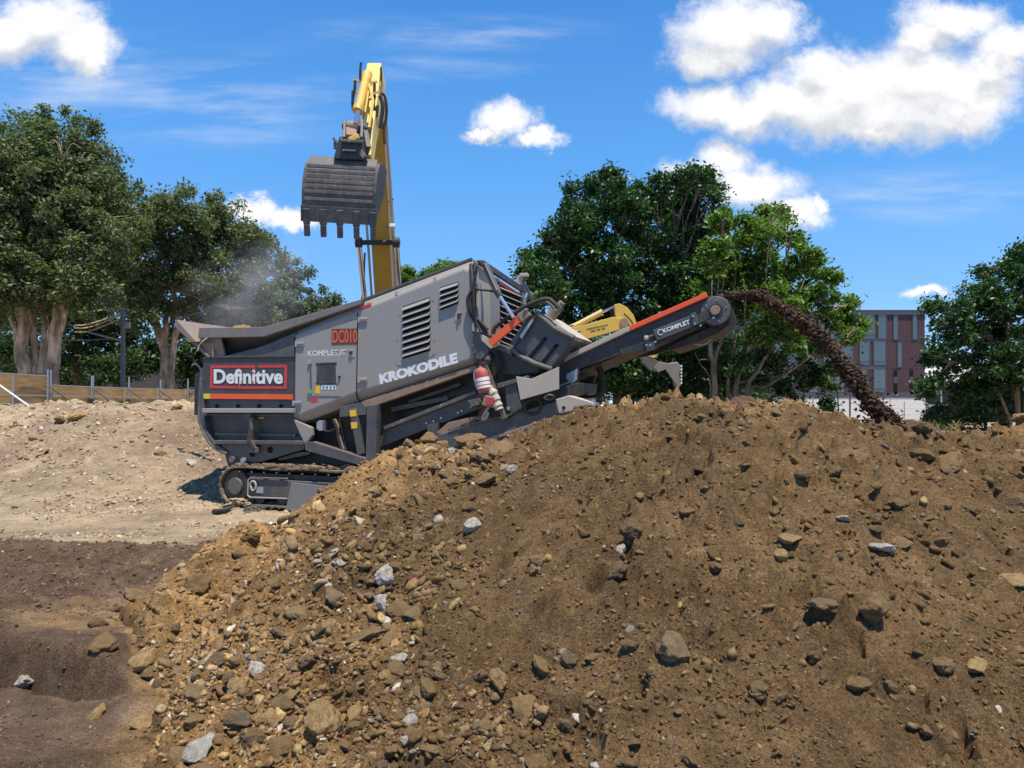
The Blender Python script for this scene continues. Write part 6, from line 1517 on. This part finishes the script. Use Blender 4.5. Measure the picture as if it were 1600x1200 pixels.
for i in range(len(xs) - 1):
    a, c = fpos(xs[i]), fpos(xs[i + 1]); top = 2.62 if xs[i] < 72 else 2.33
    b = MB(); dirn = (c - a).normalized(); nrm = Vector((-dirn.y, dirn.x, 0)) * 0.02
    g = dirn * 0.008
    vs = [a + g - nrm, c - g - nrm, c - g + nrm, a + g + nrm]
    b.add([Vector((v.x, v.y, 0.3)) - fo for v in vs] + [Vector((v.x, v.y, top)) - fo for v in vs], [(0, 1, 2, 3), (7, 6, 5, 4), (0, 4, 5, 1), (1, 5, 6, 2), (2, 6, 7, 3), (3, 7, 4, 0)])
    b.build('plywood_panel', ply, fence)
def rail(px0, px1, z, name='scaffold_rail', m=silver, off=-0.10):
    b = MB(); xs2 = np.linspace(px0, px1, 14); pts = [fpos(x) for x in xs2]
    b.tube([Vector((p.x + 0.10, p.y + off, z)) - fo for p in pts], 0.022, 8); return b.build(name, m, fence)
rail(-200, 420, 1.98); rail(-200, 420, 1.72); rail(-200, 74, 2.63); rail(70, 420, 2.34)
for px, zt in ((72, 2.85), (77, 2.85), (141, 2.75), (143, 2.75), (192, 2.35), (199, 2.8), (243, 2.4), (248, 2.75), (287, 2.4), (291, 2.85), (18, 2.62)):
    p = fpos(px); MB().cyl(Vector((p.x + 0.12, p.y - 0.12, 0.3)) - fo, Vector((p.x + 0.12, p.y - 0.12, zt)) - fo, 0.03, 8).build('scaffold_post', silver, fence)
for px in (75, 142, 199, 246, 291, -6):
    p = fpos(px); q = fpos(px + (46 if px < 200 else 24)); g = float(ground_h(q.x, q.y))
    pz = Vector((p.x + 0.15, p.y - 0.15, 2.30)); qz = Vector((p.x + 1.5, p.y - 0.2, max(g, 1.35)))
    MB().cyl(pz - fo, qz - fo, 0.03, 8).build('brace_tube', dark_steel if px > 0 else white, fence)
for px in (-30, 140, 197):
    p = fpos(px); MB().box(Vector((p.x + 0.16, p.y - 0.14, 1.80)) - fo, (0.10, 0.10, 0.22)).build('clamp', black_metal, fence)
# street pole with bracket and wires
PD = 33.0; pb_ = pix(193, 632, PD); pole = empty('street_pole', (pb_.x, PD, float(ground_h(pb_.x, PD))), 0, 'grey street pole with a side arm in front of the dark trees', 'pole')
po = Vector(pole.location)
MB().tube([Vector((pb_.x, PD, 0.5)) - po, pix(192, 480, PD) - po], [0.12, 0.09], 14).build('pole_shaft', paint('pole_grey', (0.16, 0.17, 0.18), 0.6), pole)
MB().tube([pix(192, 533, PD) - po, pix(165, 526, PD) - po, pix(134, 518, PD) - po], [0.05, 0.045, 0.035], 10).build('side_arm', light_grey, pole)
MB().tube([pix(192, 528, PD) - po, pix(150, 531, PD) - po, pix(94, 532, PD) - po], 0.018, 6).build('stay_wire', silver, pole)
b = MB(); b.box(pix(199, 508, PD) - po, (0.25, 0.2, 0.3)); b.build('junction_box', light_grey, pole, bevel=0.02)
wy = paint('wire_marker', (0.62, 0.50, 0.30), 0.6)
for k, (y0, y1, y2) in enumerate(((519, 517, 497), (513, 511, 492), (509, 506, 490), (488, 487, 480))):
    pts = curve_pts([pix(-60, y0 + 2, PD + k * .3), pix(102, y0, PD + k * .3), pix(140, y1, PD + k * .3), pix(191, y2, PD + k * .3)], 60)
    o0 = Vector(pts[0]); w = empty('overhead_wire', o0, 0, ['lowest beaded overhead wire meeting the street pole', 'second lowest beaded overhead wire at the street pole', 'third beaded overhead wire up the street pole', 'top beaded overhead wire under the leaves'][k], 'wire', 'overhead wires at the street pole')
    MB().tube([p - o0 for p in pts], 0.018, 6).build('cable', dark_steel, w)
    b = MB(); wp = []; wr = []
    for i in range(24, 60):
        for f_, q_ in ((0.0, 1), (0.45, 1), (0.5, 0), (0.95, 0)): wp.append(pts[i].lerp(pts[i + 1], f_) - o0); wr.append(0.042 if q_ else 0.019)
    b.tube(wp, wr, 6)
    b.build('spiral_marker', wy, w)
# ------------------------------------------------------------------ buildings beyond
BD = 85.0
mauve = paint('mauve_cladding', (0.055, 0.021, 0.028), 0.6, dust=0.06, scale=0.4, bump=0.0); slate = paint('slate_frame', (0.07, 0.075, 0.085), 0.5, dust=0.0, bump=0)
glass = newmat('window_glass')[0]; t = NT(glass.node_tree); b_ = [n for n in t.n if n.type == 'BSDF_PRINCIPLED'][0]
b_.inputs['Base Color'].default_value = (0.05, 0.065, 0.07, 1); b_.inputs['Roughness'].default_value = 0.08; b_.inputs['Metallic'].default_value = 0.0; b_.inputs['Specular IOR Level'].default_value = 1.0; b_.inputs['Coat Weight'].default_value = 1.0
BF = Frame((pix(1310, 632, BD).x, BD, 0.9), 0.0)
bl = empty('office_building', BF.o, 0, 'mauve clad flat roofed office block with tall narrow windows', 'building')
def bp_(name, pts, d0, d1, mat, parent=bl, bevel=0): return MB().prism([BF.q(x, y, d0) for x, y in pts], d0, d1).build(name, mat, parent, bevel=bevel)
def rect(x0, y0, x1, y1): return [(x0, y0), (x1, y0), (x1, y1), (x0, y1)]
z0y = 642
bp_('wall', rect(1170, 490, 1445, z0y), 0.0, 14, mauve)
bp_('parapet', rect(1168, 485.5, 1446, 491.5), -0.15, 14.1, paint('parapet_grey', (0.16, 0.16, 0.18), 0.5, dust=0.05, bump=0))
bp_('roof_edge', rect(1167, 484.2, 1447, 485.4), -0.35, 14.2, slate)
bp_('band', rect(1170, 529.5, 1384, 533.5), -0.06, 0, slate); bp_('band', rect(1170, 571.5, 1384, 577.5), -0.06, 0, slate); bp_('band', rect(1170, 613, 1445, 620), -0.08, 0, slate)
WIN = [(x, 492, w, 37) for x, w in ((1180, 11), (1198, 11), (1216, 11), (1233, 11), (1250, 11), (1266, 11), (1283, 11), (1299, 8), (1314, 11), (1331, 11), (1349, 17), (1373, 11))] + [(1397, 493, 5, 37), (1427, 493, 5, 37)]
WIN += [(x, 534, w, 36) for x, w in ((1185, 14), (1208, 14), (1232, 16), (1262, 14), (1288, 16), (1316, 16), (1344, 14), (1366, 17))] + [(1403.5, 536, 5, 37)]
WIN += [(x, 578, w, 34) for x, w in ((1190, 18), (1225, 18), (1260, 18), (1300, 18), (1340, 14), (1366, 17))]
for (x, y, w, h) in WIN:
    f = bp_('window_frame', rect(x - 1.2, y - 1, x + w + 1.2, y + h + 1), -0.10, 0.0, slate)
    bp_('window_pane', rect(x, y, x + w, y + h), -0.104, -0.10, glass, f)
    if w > 12: MB().bar(BF.p(x, y + h * 0.86, -0.12), BF.p(x + w, y + h * 0.86, -0.12), 0.08, 0.10).build('glazing_bar', slate, f)
for x in (1397, 1422):
    bp_('louvre_window', rect(x, 578, x + 5, 588), -0.08, 0, black); bp_('louvre_window', rect(x, 599, x + 5, 616), -0.08, 0, black); bp_('spandrel', rect(x, 588.5, x + 5, 598.5), -0.06, 0, slate)
for x in (1389, 1412, 1436): bp_('panel_joint', rect(x, 492, x + 0.5, 613), -0.02, 0, slate)
bp_('panel_joint', rect(1385, 531, 1444, 531.6), -0.025, 0, slate); bp_('panel_joint', rect(1385, 574, 1444, 574.6), -0.025, 0, slate)
# white wall
WD = 66; WF = Frame((pix(1340, 632, WD).x, WD, 0.8), 0)
ww = empty('white_wall', WF.o, 0, 'long low white wall in front of the mauve building', 'wall')
MB().prism([WF.q(*p, 0) for p in rect(1180, 621, 1446, 655)], 0, 0.3).build('wall_face', paint('white_render', (0.72, 0.70, 0.66), 0.8, dust=0.04, bump=0), ww)
MB().prism([WF.q(*p, -0.05) for p in rect(1179, 619.5, 1447, 621.3)], -0.05, 0.35).build('coping', slate, ww)
for x in (1270, 1391): MB().box(WF.p(x, 640, -0.01), (0.04, 0.02, 2.0)).build('joint', slate, ww)
# pole with mesh fence in front
FD = 40; cf_ = empty('wire_fence', pix(1328, 645, FD), 0, 'thin wire fence with one taller post before the white wall', 'fence'); fo2 = Vector(cf_.location)
MB().cyl(pix(1328, 590, FD) - fo2, pix(1328, 665, FD) - fo2, 0.05, 8).build('post', dark_steel, cf_)
for x in (1240, 1285, 1371, 1413): MB().cyl(pix(x, 628, FD) - fo2, pix(x, 665, FD) - fo2, 0.025, 6).build('post', silver, cf_)
for y in (630, 638, 647): MB().cyl(pix(1215, y, FD) - fo2, pix(1450, y, FD) - fo2, 0.012, 5).build('wire', silver, cf_)
# dark shed at the right
HD = 48; HF = Frame((pix(1446, 632, HD).x, HD, 0.8), math.radians(-32))
sh = empty('shed', HF.o, math.radians(-32), 'dark brown shed with a pale metal roof behind the right tree', 'shed')
MB().prism([HF.q(*p, 0) for p in rect(1446, 596, 1700, 660)], 0, 8).build('wall', paint('shed_brown', (0.055, 0.042, 0.036), 0.8, dust=0.15, bump=0), sh)
rf = MB(); a = [HF.p(1443, 597, -0.6), HF.p(1705, 597, -0.6), HF.p(1705, 597, -0.6) + Vector((0, 4.8, 1.5)), HF.p(1443, 597, -0.6) + Vector((0, 4.8, 1.5)), HF.p(1443, 597, -0.6) + Vector((0, 9.4, 0)), HF.p(1705, 597, -0.6) + Vector((0, 9.4, 0))]
rf.add(a + [p - Vector((0, 0, 0.12)) for p in a], [(0, 1, 2, 3), (3, 2, 5, 4), (6, 9, 8, 7), (9, 10, 11, 8), (0, 6, 7, 1), (4, 5, 11, 10), (0, 3, 9, 6), (3, 4, 10, 9), (1, 7, 8, 2), (2, 8, 11, 5)])
rf.build('roof', paint('pale_roof', (0.60, 0.60, 0.58), 0.45, dust=0.12, bump=0), sh)
for x in (1533, 1471, 1600): MB().cyl(HF.p(x, 600, -0.1), HF.p(x, 650, -0.1), 0.05, 8).build('downpipe', white, sh)
MB().bar(HF.p(1447, 634, -0.05), HF.p(1480, 634, -0.05), 0.1, 0.18).build('sign_strip', white, sh)
# low building seen between the paperbark trunks
LD = 60; LF = Frame((pix(120, 632, LD).x, LD, 0.9), 0)
lb_ = empty('low_building', LF.o, 0, 'dark low building in shade behind the left trunks', 'building')
MB().prism([LF.q(*p, 0) for p in rect(-150, 560, 330, 648)], 0, 8).build('wall', paint('shade_wall', (0.06, 0.06, 0.062), 0.7, dust=0.1), lb_)
MB().prism([LF.q(*p, -0.4) for p in rect(-155, 553, 335, 560)], -0.4, 8.4).build('roof', slate, lb_)
# ------------------------------------------------------------------ dust rising from the hopper
vm = bpy.data.materials.new('dust'); vm.use_nodes = True; t = NT(vm.node_tree); t.n.clear()
out = t.new('ShaderNodeOutputMaterial'); pv = t.new('ShaderNodeVolumePrincipled'); t.l.new(pv.outputs[0], out.inputs['Volume'])
tc = t.new('ShaderNodeTexCoord'); ln = t.vmath('LENGTH', tc.outputs['Object'])
nn = t.noise(tc.outputs['Object'], 2.1, 5, 0.65)
f = t.math('MULTIPLY', t.smooth(ln, 1.0, 0.15), t.smooth(nn, 0.42, 0.72))
t.set(pv.inputs['Density'], t.math('MULTIPLY', f, 0.8)); pv.inputs['Color'].default_value = (0.82, 0.82, 0.84, 1); pv.inputs['Anisotropy'].default_value = 0.2
def dust(px, py, D, sx, sy, sz, rot, label):
    v, fcs = ico(3); me = np_mesh('dust_cloud', v, fcs, vm, True); o = link_mesh('dust_cloud', me)
    o.location = pix(px, py, D); o.scale = (sx, sy, sz); o.rotation_euler = (0, rot, 0); tag(o, label, 'dust', kind='stuff')
dust(395, 452, 14.6, 1.9, 1.2, 1.15, -0.5, 'thin grey dust drifting up out of the hopper')
